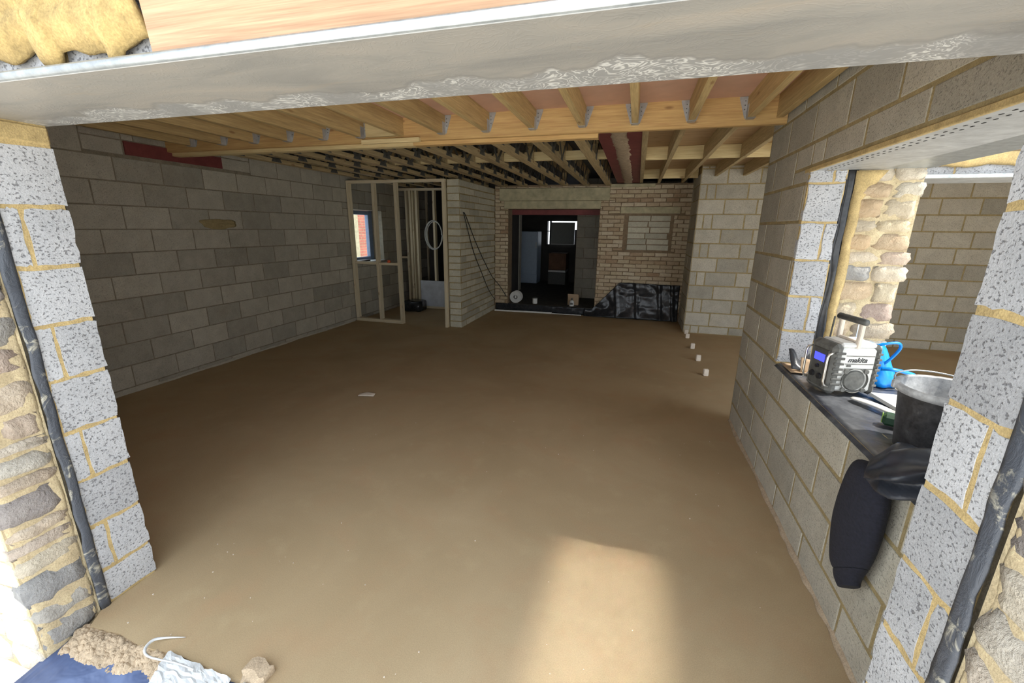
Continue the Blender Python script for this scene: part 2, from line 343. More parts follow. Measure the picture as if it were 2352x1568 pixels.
def block_mesh(U, N, wd, ht, dep, var, ch, jit, rough):
    key = (tuple(round(x, 3) for x in U), tuple(round(x, 3) for x in N), round(wd, 2), round(ht, 3), round(dep, 3), var, rough)
    if key in _bc: return _bc[key]
    U, N = Vector(U), Vector(N); rnd = random.Random(hash(key) & 0xffff); Z = Vector((0, 0, 1))
    j = lambda a=1.0: (rnd.random()-.5)*2*jit*a
    vs = []; fs = []
    if not rough:
        for (n, ins) in ((-dep, 0.0), (-ch, 0.0), (0.0, ch)):
            for (u, z) in ((ins, ins), (wd-ins, ins), (wd-ins, ht-ins), (ins, ht-ins)):
                vs.append(U*(u+j())+N*(n+(j(.5) if n == 0 else 0))+Z*(z+j()))
        fs.append((8, 9, 10, 11)); fs.append((3, 2, 1, 0))
        for b in (0, 4):
            for k in range(4): k2 = (k+1) % 4; fs.append((b+k, b+k2, b+4+k2, b+4+k))
    else:                                     # ragged arrises: outline subdivided, corners chipped
        m = rough; out = []
        per = [(i/m, 0) for i in range(m)]+[(1, i/m) for i in range(m)]+[(1-i/m, 1) for i in range(m)]+[(0, 1-i/m) for i in range(m)]
        for (a, b) in per: out.append((a*wd+j(1.6), b*ht+j(1.6)))
        k = len(out); cx, cz = wd/2, ht/2
        for (n, ins) in ((-dep, 0.0), (-ch*1.3, 0.0), (0.0, ch)):
            for (u, z) in out:
                uu = u+(ins if u < cx else -ins); zz = z+(ins if z < cz else -ins)
                vs.append(U*uu+N*(n+(j(.1) if n == 0 else 0))+Z*zz)
        for b in (0, k):
            for i in range(k): i2 = (i+1) % k; fs.append((b+i, b+i2, b+k+i2, b+k+i))
        vs.append(U*cx+Z*cz+N*0.001); c = len(vs)-1
        for i in range(k): fs.append((2*k+i, 2*k+(i+1) % k, c))
    mb = MB().add(vs, fs); me = mb.mesh('block'); _bc[key] = me; return me
def lay(wall, O, U, N, L, z0, z1, mat, bl=0.45, ch_=0.225, joint=0.010, first=None, dep=0.06, holes=(), phases=(0.0, 0.5), name='block',
        ch=0.004, jit=0.002, rough=0, nvar=3, umin=0.05, layout=None, cap=300, zmax_course=None):
    """courses of blocks on a wall face; every block is an object that belongs to the wall"""
    O, U, N = Vector(O), Vector(U), Vector(N); cnt = 0; ci = 0
    z = z0; top = z0+(first if first else ch_)
    rest = MB()
    while z < z1-0.02:
        zt = min(top, z1); row = []
        if layout: row = layout[ci % len(layout)]
        else:
            u = -bl+phases[ci % len(phases)]*bl
            while u < L:
                a, b = max(u, 0), min(u+bl, L)
                if b-a > umin: row.append((a, b))
                u += bl
        for (a, b) in row:
            for (pa, pb, pc, pd) in core_pieces(a, b, z, zt, [h for h in holes if h[0] < b and h[1] > a and h[2] < zt and h[3] > z]):
                wd, ht = pb-pa-joint, pd-pc-joint
                if wd < 0.02 or ht < 0.015: continue
                me = block_mesh(U, N, wd, ht, dep, random.randrange(nvar), ch, jit, rough)
                p = O+U*(pa+joint/2); loc = (p.x, p.y, pc+joint/2)
                if cnt < cap:
                    o = bpy.data.objects.new(name, me); COL.objects.link(o)
                    if not me.materials: me.materials.append(mat)
                    elif me.materials[0] != mat: o.material_slots[0].link = 'OBJECT'; o.material_slots[0].material = mat
                    o.parent = wall; o.location = loc
                else:
                    rest.add([(v.co.x+loc[0], v.co.y+loc[1], v.co.z+loc[2]) for v in me.vertices], [tuple(pp.vertices) for pp in me.polygons])
                cnt += 1
        z = zt; top += ch_; ci += 1
    if rest.v:
        r = rest.build(name+'_remainder', mat, wall); r['kind'] = 'stuff'
    return cnt
def stone_mesh(U, N, wd, ht, dep, bulge, seed, nu=5, nz=4):
    U, N = Vector(U), Vector(N); Z = Vector((0, 0, 1)); rnd = random.Random(seed); vs = []; fs = []
    sq = rnd.uniform(4.0, 9.0)
    for jz in range(nz+1):
        for iu in range(nu+1):
            a, b = iu/nu*2-1, jz/nz*2-1
            k = max(abs(a), abs(b)); r = (abs(a)**sq+abs(b)**sq)**(1/sq) or 1
            f = k/r if r > 0 else 1
            aa, bb = a*f, b*f
            e = 1-min(1, k)**5
            nn = N3(aa*1.7+seed, bb*1.7, seed*.7)+.6*N3(aa*4.1+seed, bb*4.1, seed*.3)
            vs.append(U*(wd/2*(1+aa*(1+.14*nn)))+Z*(ht/2*(1+bb*(1+.10*N3(bb*2+seed, aa*2, 3.1))))+N*(bulge*(e*.7+.25)+bulge*.9*nn-(.004 if k > .99 else 0)))
    W = nu+1
    for jz in range(nz):
        for iu in range(nu): fs.append((jz*W+iu, jz*W+iu+1, (jz+1)*W+iu+1, (jz+1)*W+iu))
    loop = [i for i in range(W)]+[j*W+nu for j in range(1, nz+1)]+[nz*W+i for i in range(nu-1, -1, -1)]+[j*W for j in range(nz-1, 0, -1)]
    b = len(vs)
    for i in loop: vs.append(Vector(vs[i])-N*dep)
    for i in range(len(loop)):
        i2 = (i+1) % len(loop); fs.append((loop[i], b+i, b+i2, loop[i2]))
    fs.append(tuple(b+i for i in range(len(loop))))
    return MB().add(vs, fs)
def rubble(wall, O, U, N, L, z0, z1, mat, hr=(0.07, 0.15), wr=(0.14, 0.28), dep=0.05, bulge=0.014, jt=0.008, over=0.02, seed=1, special=None):
    O, U, N = Vector(O), Vector(U), Vector(N); rnd = random.Random(seed); z = z0; k = 0
    while z < z1-0.03:
        h = rnd.uniform(*hr)
        if z1-z-h < 0.05: h = z1-z
        u = rnd.uniform(-over*.3, over*.3)
        while u < L-0.03:
            wd = rnd.uniform(*wr)
            if L-u-wd < 0.07: wd = L-u+rnd.uniform(-over*.5, over)
            mb = stone_mesh(U, N, wd-jt, h-jt, dep, bulge*rnd.uniform(.6, 1.3), rnd.random()*50); mb.sm = True
            p = O+U*(u+jt/2)
            o = link('stone', mb.mesh('stone'), mat if not special or rnd.random() > special[1] else special[0], wall); o.location = (p.x, p.y, z+jt/2); k += 1
            u += wd
        z += h
    return k

# ================================================================== SETTING
XL, XR, XJ = -2.682, 3.155, 2.961
JZ = 0.174            # first bed joint of the opening's jambs
LZ = 2.045            # underside of the lintels
# floor and ground
fl_poly = [(-3.2, 9.6), (-3.2, -0.05), (0.0, -0.05), (0.0, -0.235), (0.05, -0.31), (0.20, -0.30), (0.36, -0.315), (0.55, -0.30), (0.79, -0.31), (0.99, -0.30), (1.4, -0.33), (2.0, -0.31), (2.95, -0.32), (2.961, -0.05), (3.3, -0.05), (3.3, 2.70), (8.0, 2.70), (8.0, 7.3), (3.3, 7.35), (3.3, 7.36), (-0.6, 7.36), (-0.6, 9.6)]
mb = MB().prism([(x, y, -0.12) for x, y in fl_poly], (0, 0, 1), 0.12); struct(mb.build('floor', M_FLOOR))
def grd(a, b):
    x, y = -9+24*a, -12+14.4*b
    return (x, y, -0.16+0.03*N3(x*1.7, y*1.7, .3))
g_ = sheet('ground', grd, 60, 40, M_GROUND, 0.02); struct(g_)

# left wall -----------------------------------------------------------------
wl_h = [(5.55+0.3, 6.5+0.3, 1.03, 1.98)]
wall_left = wall_core('wall_left', (XL, -0.3, 0), (0, 1, 0), (1, 0, 0), 9.7, 0, 2.74, 0.30, MB_['mortar_g'], wl_h, 0.003)
lay(wall_left, (XL, 0.0, 0), (0, 1, 0), (1, 0, 0), 9.35, 0, 2.72, MB_['block_in'], first=0.059, dep=0.05, holes=[(5.55, 6.5, 1.03, 1.98), (2.05, 3.11, 2.334, 2.47)], phases=(0.30, 0.80), ch=0.003, joint=0.011, umin=0.06)
pst = bx('steel_beam_end', (XL-0.02, 2.06, 2.34), (XL+0.012, 3.105, 2.465), M_RED); tag(pst, 'dark red painted steel plate set into the left block wall', 'steel beam')
w1 = empty('window_1', (-2.93, 6.03, 1.03)); struct(w1)
fr = MB()
for (a, b, c, d) in ((5.56, 5.64, 1.035, 1.975), (6.36, 6.49, 1.035, 1.975), (5.64, 6.36, 1.035, 1.11), (5.64, 6.36, 1.90, 1.975)): fr.box((-2.98, a, c), (-2.90, b, d), 0.006)
fr.build('window_frame', M_FRAMEB, w1); bx('pane', (-2.945, 5.64, 1.11), (-2.939, 6.36, 1.90), M_GLASS, w1)
bx('window_board', (-2.90, 5.55, 1.03), (-2.66, 6.5, 1.045), M_WHITE, w1, 0.003)
nb = wall_core('wall_neighbour', (-5.2, 9.30, 0), (0, 1, 0), (1, 0, 0), 2.0, -0.1, 3.2, 0.2, MB_['mortar_p'])
lay(nb, (-5.2, 9.30, 0), (0, 1, 0), (1, 0, 0), 2.0, -0.1, 3.0, M_BRICKR, bl=0.225, ch_=0.075, dep=0.03, name='brick', cap=0)

# right wall with window ------------------------------------------------------
WY0, WY1, WZ0 = 0.12, 1.86, 0.85
wr_holes = [(WY0, WY1, WZ0, LZ)]
wall_right = wall_core('wall_right', (XR, 0, 0), (0, 1, 0), (-1, 0, 0), 2.82, 0, 2.62, 0.195, MB_['mortar_w'], wr_holes, 0.003)
lay(wall_right, (XR, 0, 0), (0, 1, 0), (-1, 0, 0), 2.82, 0, 2.62, MB_['block_in'], first=0.174, dep=0.05, holes=[(WY0, WY1, WZ0, LZ+0.02)], phases=(0.24, 0.74), ch=0.004, joint=0.017)
# far end of that wall (seen edge on)
# window far jamb: blocks facing the camera, then membrane, then stone leaf
jz_rows = [[(-0.004, 0.195)], [(-0.004, 0.125), (0.125, 0.195)]]
wall_jamb = wall_core('wall_window_jamb', (XR+0.001, WY1-0.014, 0), (1, 0, 0), (0, -1, 0), 0.194, WZ0, LZ, 0.05, MB_['mortar_y'], (), 0.005)
lay(wall_jamb, (XR+0.001, WY1-0.014, 0), (1, 0, 0), (0, -1, 0), 0.194, WZ0, LZ, MB_['block_near'], first=0.22, dep=0.04, layout=jz_rows, rough=4, jit=0.0025, joint=0.012, ch=0.003)
def dpcf(a, b):
    z = WZ0+0.005+b*(LZ-WZ0-0.01)
    return (3.345+a*0.055+0.008*N3(z*6, a, 1), WY1-0.006-0.010*N3(z*4, a*2, 5), z)
o = sheet('damp_proof_strip', dpcf, 3, 40, M_POLY, 0.006); tag(o, 'black damp proof strip between blocks and stone at window jamb', 'membrane')
wall_ro = wall_core('wall_right_outer', (3.395, WY1, 0), (1, 0, 0), (0, -1, 0), 0.335, 0, LZ+0.25, 0.62, MB_['mortar_p'], (), 0.004)
rubble(wall_ro, (3.40, WY1, 0), (1, 0, 0), (0, -1, 0), 0.335, WZ0, LZ+0.02, MB_['stone_w'], hr=(0.075, 0.14), wr=(0.12, 0.22), seed=11, over=0.03, special=(MB_['stone_l'], 0.2))
pointing(wall_ro, (3.395, WY1, 0), (1, 0, 0), (0, -1, 0), 0.33, WZ0, LZ, MB_['mortar_p'], 3, 0.009, -0.003)
# mortar smear along the stone edge
def smf(a, b):
    z = WZ0+0.02+b*(LZ-WZ0-0.03); wdt = 0.045+0.035*abs(N3(z*3.1, 2, 2))+ (0.10*max(0, b-.86)/.14)
    return (3.392+a*wdt+0.006*N3(z*7, 0, 9), WY1-0.008-0.012*math.sin(math.pi*a)-0.004*N3(z*9, a*3, 4), z)
sm_ = sheet('mortar_smear', smf, 4, 50, MB_['mortar_y'], 0.008, wall_ro)
# under the sill
sb = bx('wall_sill', (XR+0.19, WY0, 0), (3.73, WY1, WZ0-0.012), MB_['mortar_p']); struct(sb)
# window lintel of pressed steel
wlin = empty('window_lintel', (XR, 1.0, LZ)); tag(wlin, 'galvanised steel lintel with punched slots above the side window', 'lintel')
bx('inner_tray', (XR+0.012, -0.05, LZ-0.006), (XR+0.136, 2.0, LZ+0.006), M_GALVD, wlin)
bx('web', (XR+0.135, -0.05, LZ+0.02), (XR+0.145, 2.0, LZ+0.18), M_BLACK, wlin)
bx('outer_tray', (XR+0.142, -0.05, LZ-0.004), (XR+0.36, 2.0, LZ+0.016), M_GALVD, wlin)
bx('toe_plate', (XR+0.362, -0.05, LZ-0.002), (3.745, 2.0, LZ+0.016), M_GALV, wlin)
sl = MB()
for i in range(36):
    y = 0.02+i*0.05
    sl.box((XR+0.06, y, LZ-0.0075), (XR+0.066, y+0.014, LZ-0.005)); sl.box((XR+0.09, y+0.02, LZ-0.0075), (XR+0.096, y+0.034, LZ-0.005))
sl.build('punched_slots', M_BLACK, wlin)['kind'] = 'stuff'
bx('mortar_bed', (XR-0.004, 0.0, LZ-0.012), (XR+0.012, 1.93, LZ+0.012), MB_['mortar_y'], wlin, 0.003)
# above the window lintel, outer skin
struct(bx('wall_right_top', (XR+0.2, -0.1, LZ+0.19), (3.73, 2.45, 2.75), MB_['mortar_p']))

# front opening: jambs ---------------------------------------------------------
rows_l = [[(-0.010, 0.205)], [(-0.010, 0.142), (0.142, 0.205)]]
wfl = wall_core('wall_front_left', (0, -0.006, 0), (0, -1, 0), (1, 0, 0), 0.199, 0, LZ, 2.70, MB_['mortar_y'], (), 0.0008)
lay(wfl, (0, 0, 0), (0, -1, 0), (1, 0, 0), 0.205, 0, LZ-0.07, MB_['block_near'], first=JZ, dep=0.06, layout=rows_l, rough=5, jit=0.003, joint=0.014, ch=0.0015)
wfr = wall_core('wall_front_right', (XJ, -0.006, 0), (0, -1, 0), (-1, 0, 0), 0.199, 0, LZ, 0.78, MB_['mortar_y'], (), 0.0008)
lay(wfr, (XJ, 0, 0), (0, -1, 0), (-1, 0, 0), 0.205, 0, LZ-0.07, MB_['block_near'], first=JZ, dep=0.06, layout=rows_l, rough=5, jit=0.003, joint=0.016, ch=0.0015)
for nm, x0, sx, sd, lab in (('l', 0.0, 1, 3, 'left'), ('r', XJ, -1, 5, 'right')):
    def df(a, b, x0=x0, sx=sx, sd=sd):
        z = b*(LZ-0.02)
        return (x0+sx*(0.004+0.008*abs(N3(z*9, a*3, sd))+0.003*math.sin(a*math.pi)), -0.202-a*((0.036 if sx > 0 else 0.050)+0.014*N3(z*2.4, 0, sd)+0.008*N3(z*11, 0, sd))-0.006*N3(z*5.3, 1, sd), z)
    o = sheet('damp_proof_strip', df, 4, 60, M_DPC, 0.005); tag(o, 'mortar splashed black membrane strip on the %s jamb of the wide opening' % lab, 'membrane')
wsl = wall_core('wall_stone_left', (0.0, -0.238, 0), (0, -1, 0), (1, 0, 0), 0.202, -0.16, 2.3, 3.0, MB_['mortar_p'], (), 0.006)
rubble(wsl, (0.0, -0.248, 0), (0, -1, 0), (1, 0, 0), 0.198, -0.10, LZ, MB_['stone_l'], hr=(0.05, 0.14), wr=(0.09, 0.20), bulge=0.013, seed=21, over=0.02, jt=0.010)
wsr = wall_core('wall_stone_right', (XJ, -0.25, 0), (0, -1, 0), (-1, 0, 0), 0.19, -0.16, 2.3, 0.9, MB_['mortar_p'], (), 0.006)
rubble(wsr, (XJ, -0.262, 0), (0, -1, 0), (-1, 0, 0), 0.185, -0.10, LZ, MB_['stone_l'], hr=(0.09, 0.20), wr=(0.12, 0.22), bulge=0.013, seed=33, over=0.02, jt=0.010)
pointing(wsl, (0.0, -0.240, 0), (0, -1, 0), (1, 0, 0), 0.20, -0.12, LZ, MB_['mortar_p'], 5, 0.009, -0.002)
pointing(wsr, (XJ, -0.255, 0), (0, -1, 0), (-1, 0, 0), 0.185, -0.12, LZ, MB_['mortar_p'], 8, 0.009, -0.002)
rubble(wsl, (-0.01, -0.446, 0), (-1, 0, 0), (0, -1, 0), 1.3, -0.14, 2.0, m_stone('whitened_facade_limestone', [(0.80, 0.77, 0.70), (0.72, 0.68, 0.60), (0.84, 0.80, 0.72), (0.70, 0.62, 0.52)]), hr=(0.10, 0.18), wr=(0.18, 0.36), dep=0.03, bulge=0.010, seed=41)  # facade stone whitened; the sunlit glare is put into its colour
# close the cavity between the leaves
struct(bx('wall_front_cavity', (-2.7, -0.238, 0), (-0.03, -0.204, LZ), MB_['mortar_g'])); struct(bx('wall_front_cavity', (XJ+0.03, -0.25, 0), (3.73, -0.204, LZ), MB_['mortar_g']))
bx('bearing_mortar', (-0.3, -0.21, LZ-0.07), (0.006, -0.002, LZ-0.002), MB_['mortar_y'], wfl, 0.008)

# front lintel -------------------------------------------------------------------
lin = empty('steel_lintel', (1.48, -0.19, LZ)); tag(lin, 'wide galvanised steel lintel smeared with cement above the front opening', 'lintel')
bx('soffit_plate', (-0.35, -0.388, LZ), (3.6, 0.0, LZ+0.008), M_LINT, lin)
lip = MB(); lip.sm = True
prof = [(-0.386, LZ+0.001), (-0.393, LZ+0.004), (-0.397, LZ+0.010), (-0.397, LZ+0.018), (-0.393, LZ+0.023), (-0.385, LZ+0.024), (-0.380, LZ+0.012)]
for x in (-0.35, 3.6): pass
vs = [(x, y, z) for x in (-0.35, 3.6) for (y, z) in prof]; k = len(prof)
lip.add(vs, [(i, (i+1) % k, k+(i+1) % k, k+i) for i in range(k)]+[tuple(range(k)), tuple(range(k, 2*k))]); lip.build('rolled_lip', M_GALV, lin)
bx('back_flange', (-0.35, -0.004, LZ+0.008), (3.6, 0.004, LZ+0.22), M_GALVD, lin)
wft = wall_core('wall_front_top', (-3.0, -0.335, 0), (1, 0, 0), (0, -1, 0), 6.7, LZ+0.025, 2.78, 0.325, MB_['mortar_y'], (), 0.004)
lay(wft, (-0.6, -0.335, 0), (1, 0, 0), (0, -1, 0), 1.66, LZ+0.03, 2.26, MB_['block_near'], dep=0.05, rough=5, jit=0.003, joint=0.016, bl=0.36, phases=(0.70,))
def mortf(a, b):
    x = -0.3+a*1.36; bot = 2.108+0.030*N3(x*5, 0, 3)+0.018*N3(x*13, 0, 6)-(0.030 if N3(x*9, 4, 1) > .25 else 0)
    z = bot+b*0.30
    return (x, -0.350-0.030*math.sin(min(1, b*4)*math.pi/2)-0.014*N3(x*6+z*5, z*22, 2)-0.007*N3(x*25, z*30, 5), z)
sheet('mortar_smear', mortf, 90, 40, m_mortar('ochre_mortar', (0.40, 0.285, 0.115), 0.3), 0.014, wft)
brd = MB().prism([(1.088, -0.376, LZ+0.026), (3.5, -0.376, LZ+0.026), (3.5, -0.376, 2.50), (1.06, -0.376, 2.50), (1.072, -0.376, 2.2)], (0, 1, 0), 0.022).build('timber_board', M_BOARD)
tag(brd, 'pinkish rough sawn timber board standing on the front steel lintel', 'board')

# inner thick wall of thin courses ------------------------------------------------
wi = wall_core('wall_inner', (-0.602, 5.5, 0), (0, 1, 0), (1, 0, 0), 1.84, 0, 2.44, 0.222, MB_['mortar_w'], (), 0.005)
lay(wi, (-0.602, 5.5, 0), (0, 1, 0), (1, 0, 0), 1.84, 0, 2.44, MB_['block_flat'], bl=0.45, ch_=0.111, dep=0.05, first=0.111, phases=(0.5, 0.0, 0.55, 0.05), joint=0.017, jit=0.004)
lay(wi, (-0.824, 5.493, 0), (1, 0, 0), (0, -1, 0), 0.222, 0, 2.44, MB_['block_flat'], bl=0.23, ch_=0.111, dep=0.03, first=0.111, phases=(0.0,), joint=0.017, jit=0.004)

# back wall of old brick ------------------------------------------------------------
BY = 7.33; BX0 = -0.60; BL = 3.70
bh = [(-0.315-BX0, 1.487-BX0, 0.10, 2.055), (1.95-BX0, 2.822-BX0, 1.298, 1.953), (1.86-BX0, 2.93-BX0, 1.975, 2.095), (-0.48-BX0, 1.65-BX0, 2.21, 2.442)]
wb = wall_core('wall_back', (BX0, BY, 0), (1, 0, 0), (0, -1, 0), BL, 0, 2.50, 0.28, MB_['mortar_b'], [bh[0]], 0.006)
lay(wb, (BX0, BY, 0), (1, 0, 0), (0, -1, 0), BL, 0.15, 2.50, MB_['brickw'], bl=0.225, ch_=0.075, dep=0.03, holes=bh, phases=(0.0, 0.5), joint=0.015, name='brick', jit=0.007, ch=0.005, umin=0.03, nvar=7)
for (a, b, c, d) in ((2.02, 2.78, 1.31, 1.945),):
    lay(wb, (a, BY-0.006, 0), (1, 0, 0), (0, -1, 0), b-a, c, d, MB_['block_flat'], bl=0.40, ch_=0.106, dep=0.04, joint=0.016, phases=(0.92, 0.88, 0.8, 0.0, 0.9, 0.0), jit=0.004)
bx('concrete_lintel', (1.87, BY-0.012, 1.977), (2.92, BY+0.1, 2.093), M_CONC, wb, 0.006)
bx('concrete_lintel', (-0.50, BY-0.035, 2.21), (1.655, BY+0.2, 2.44), M_CONC, wb, 0.008)
bx('door_head', (-0.40, BY-0.02, 2.06), (1.50, BY+0.24, 2.205), M_CONC, wb, 0.006)
bx('padstone', (1.66, BY-0.03, 2.44), (2.45, BY+0.2, 2.50), M_CONC, wb, 0.01)
st2 = bx('steel_beam', (-0.5, 7.62, 1.955), (1.7, 7.80, 2.10), M_RED); tag(st2, 'dark red steel beam across the doorway in the back wall', 'steel beam')
# raised old floor in the dark room
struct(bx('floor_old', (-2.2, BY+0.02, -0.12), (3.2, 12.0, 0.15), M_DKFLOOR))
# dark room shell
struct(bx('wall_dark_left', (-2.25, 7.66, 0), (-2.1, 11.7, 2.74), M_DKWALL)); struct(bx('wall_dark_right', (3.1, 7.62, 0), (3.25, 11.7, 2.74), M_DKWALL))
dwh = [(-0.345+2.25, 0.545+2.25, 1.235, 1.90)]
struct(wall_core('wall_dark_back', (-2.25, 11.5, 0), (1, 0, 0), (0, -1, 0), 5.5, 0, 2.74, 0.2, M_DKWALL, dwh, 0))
dw = wall_core('wall_dark_pier', (0.90, 8.6, 0), (1, 0, 0), (0, -1, 0), 2.2, 0.15, 2.74, 0.2, MB_['mortar_g'], (), 0.004)
lay(dw, (0.90, 8.6, 0), (1, 0, 0), (0, -1, 0), 2.2, 0.15, 2.74, MB_['block_in'], dep=0.04, phases=(0.4, 0.9))
# far right wall -------------------------------------------------------------------
PY = 6.38
wp = wall_core('wall_far_right', (3.09, PY, 0), (1, 0, 0), (0, -1, 0), 4.9, 0, 2.663, 0.95, MB_['mortar_w'], (), 0.004)
row_a = [(0.0, 0.385)]+[(0.385+0.46*i, min(4.9, 0.845+0.46*i)) for i in range(10)]
row_b = [(0.0, 0.105), (0.105, 0.235)]+[(0.235+0.46*i, min(4.9, 0.695+0.46*i)) for i in range(11)]
lay(wp, (3.09, PY, 0), (1, 0, 0), (0, -1, 0), 4.9, 0, 2.655, MB_['block_in'], first=0.135, dep=0.05, layout=[row_b, row_a], joint=0.018, ch=0.003)
lay(wp, (3.085, 7.31, 0), (0, -1, 0), (-1, 0, 0), 0.93, 0, 2.55, MB_['block_in'], first=0.135, dep=0.04, phases=(0.38, 0.88), joint=0.012)
struct(bx('wall_far_side', (7.95, 2.3, -0.16), (8.2, 7.3, 2.75), MB_['block_in']))
# courtyard front of the far right room
CY = 2.46
wc = wall_core('wall_courtyard', (3.70, CY+0.06, 0), (1, 0, 0), (0, -1, 0), 4.5, LZ+0.02, 2.78, 0.32, MB_['mortar_y'], (), 0.004)
lay(wc, (3.76, CY+0.06, 0), (1, 0, 0), (0, -1, 0), 4.4, LZ+0.02, 2.15, MB_['block_near'], dep=0.04, rough=4, jit=0.003, ch_=0.15, first=0.13)
rubble(wc, (3.76, CY+0.05, 0), (1, 0, 0), (0, -1, 0), 2.2, 2.20, 2.75, MB_['stone_w'], hr=(0.10, 0.16), wr=(0.16, 0.34), seed=8)
def cmf(a, b):
    x = 3.78+a*2.2; bot = 2.125+0.022*N3(x*6, 0, 3)+0.014*N3(x*15, 0, 6); z = bot+b*(2.205-bot)
    return (x, CY+0.045-0.02*math.sin(min(1, b*3)*math.pi/2)-0.006*N3(x*9, z*9, 2), z)
sheet('mortar_smear', cmf, 60, 6, MB_['mortar_y'], 0.01, wc)
cl = empty('courtyard_lintel', (5.8, CY, LZ)); tag(cl, 'galvanised lintel over the courtyard opening seen through the side window', 'lintel')
bx('soffit_plate', (3.75, CY, LZ), (8.0, CY+0.38, LZ+0.01), M_GALVD, cl); bx('rolled_lip', (3.75, CY-0.012, LZ), (8.0, CY, LZ+0.026), M_GALV, cl, 0.004)

# back of the left hand room
struct(bx('wall_left_back', (-3.0, 9.3, 0), (-0.6, 9.5, 2.74), MB_['block_in']))
struct(bx('wall_passage', (-0.83, 7.64, 0), (-0.62, 9.4, 2.74), M_DKWALL))  # passage wall takes the darkened colour so the doorway stays dim

# ceilings --------------------------------------------------------------------------
JB, JT = 2.465, 2.615
struct(bx('ceiling', (XL-0.3, -0.02, JT), (3.72, 2.50, JT+0.02), M_PINK))
struct(bx('ceiling_upper', (XL-0.3, 2.50, 2.74), (2.16, 12.0, 2.80), M_DARKDECK))
struct(bx('ceiling_right', (2.16, 2.50, 2.665), (8.2, 7.6, 2.72), M_CHIP))
struct(bx('roof', (XL-0.4, -0.62, 2.80), (3.82, 12.1, 2.90), M_DARKDECK)); struct(bx('roof_wing', (3.82, 2.40, 2.80), (8.3, 12.1, 2.90), M_DARKDECK))  # unseen front eave lengthened to shade the threshold
struct(bx('ceiling_gap', (2.16, 7.4, 2.66), (3.3, 12.0, 2.80), M_DARKDECK)); struct(bx('ceiling_front', (XL-0.3, -0.3, 2.76), (3.74, 2.5, 2.80), M_DARKDECK))

# ================================================================== TIMBER CEILING
tr = bx('trimmer_beam', (XL, 2.47, 2.425), (3.15, 2.515, JT), M_TX); tag(tr, 'orange timber trimmer beam carrying the front joists on metal hangers', 'beam')
led = empty('timber_ledger', (0, 2.56, 2.39)); tag(led, 'lower timber ledger fixed behind the orange trimmer beam', 'beam')
bx('plank', (XL, 2.517, 2.392), (0.2, 2.60, 2.60), M_TX2, led); bx('plank', (0.202, 2.517, 2.395), (1.835, 2.60, 2.60), M_TX, led)
stp = bx('packing_strip', (-0.28, 2.44, 2.412), (0.30, 2.469, 2.447), M_TX2); tag(stp, 'pale timber strip nailed low along the trimmer beam', 'timber strip')
pack = bx('timber_packer', (-0.22, 2.425, 2.466), (0.13, 2.47, 2.60), M_TX2); tag(pack, 'short pale packing board between two front joists', 'board')
nj = [3.10, 2.905, 2.515, 2.115, 1.715, 1.315, 0.915, 0.515, 0.115, -0.285, -0.685, -1.085, -1.485, -1.885, -2.285]
for i, x in enumerate(nj):
    j = empty('ceiling_joist', (x, 1.2, JB))
    tag(j, 'front bay ceiling joist, %s from the right wall' % (ORD[i] if i < 13 else ('fourteenth', 'fifteenth')[i-13]), 'joist', 'solid joists of the front ceiling bay')
    bx('joist_timber', (x-0.0235, 0.006, JB), (x+0.0235, 2.468, JT), M_TY, j, 0.002)
    if i == 0: continue
    if i == 8: continue
    hg = empty('joist_hanger', (x, 2.46, JB)); hg.parent = j; hg.location = (0, 1.26, 0)
    mbh = MB()
    for sgn in (-1, 1):
        if x+sgn*0.03 > 3.05: continue
        mbh.prism([(x+sgn*0.025, 2.466, JB+0.005), (x+sgn*0.034, 2.466, JB+0.005), (x+sgn*0.080, 2.466, JT-0.012), (x+sgn*0.080, 2.466, JT-0.002), (x+sgn*0.025, 2.466, JT-0.002)], (0, 1, 0), 0.0035)
        mbh.box((x+sgn*0.0245-0.001, 2.41, JB-0.002), (x+sgn*0.0245+0.001, 2.467, JT-0.06))
    mbh.box((x-0.026, 2.40, JB-0.004), (x+0.026, 2.467, JB-0.001))
    me = mbh.mesh('joist_hanger', (x, 2.46, JB)); bpy.data.objects.remove(hg); h = link('joist_hanger', me, M_GALVD, j); h.location = (0, 1.26, 0)
    nl = MB()
    for sgn in (-1, 1):
        for q in range(3): nl.box((sgn*0.040-0.003, 0.0015, 0.06+q*0.028), (sgn*0.040+0.003, 0.0065, 0.066+q*0.028))
    if x < 3.0: n_ = link('nails', nl.mesh('nails'), M_DKGREY, h); n_['kind'] = 'stuff'

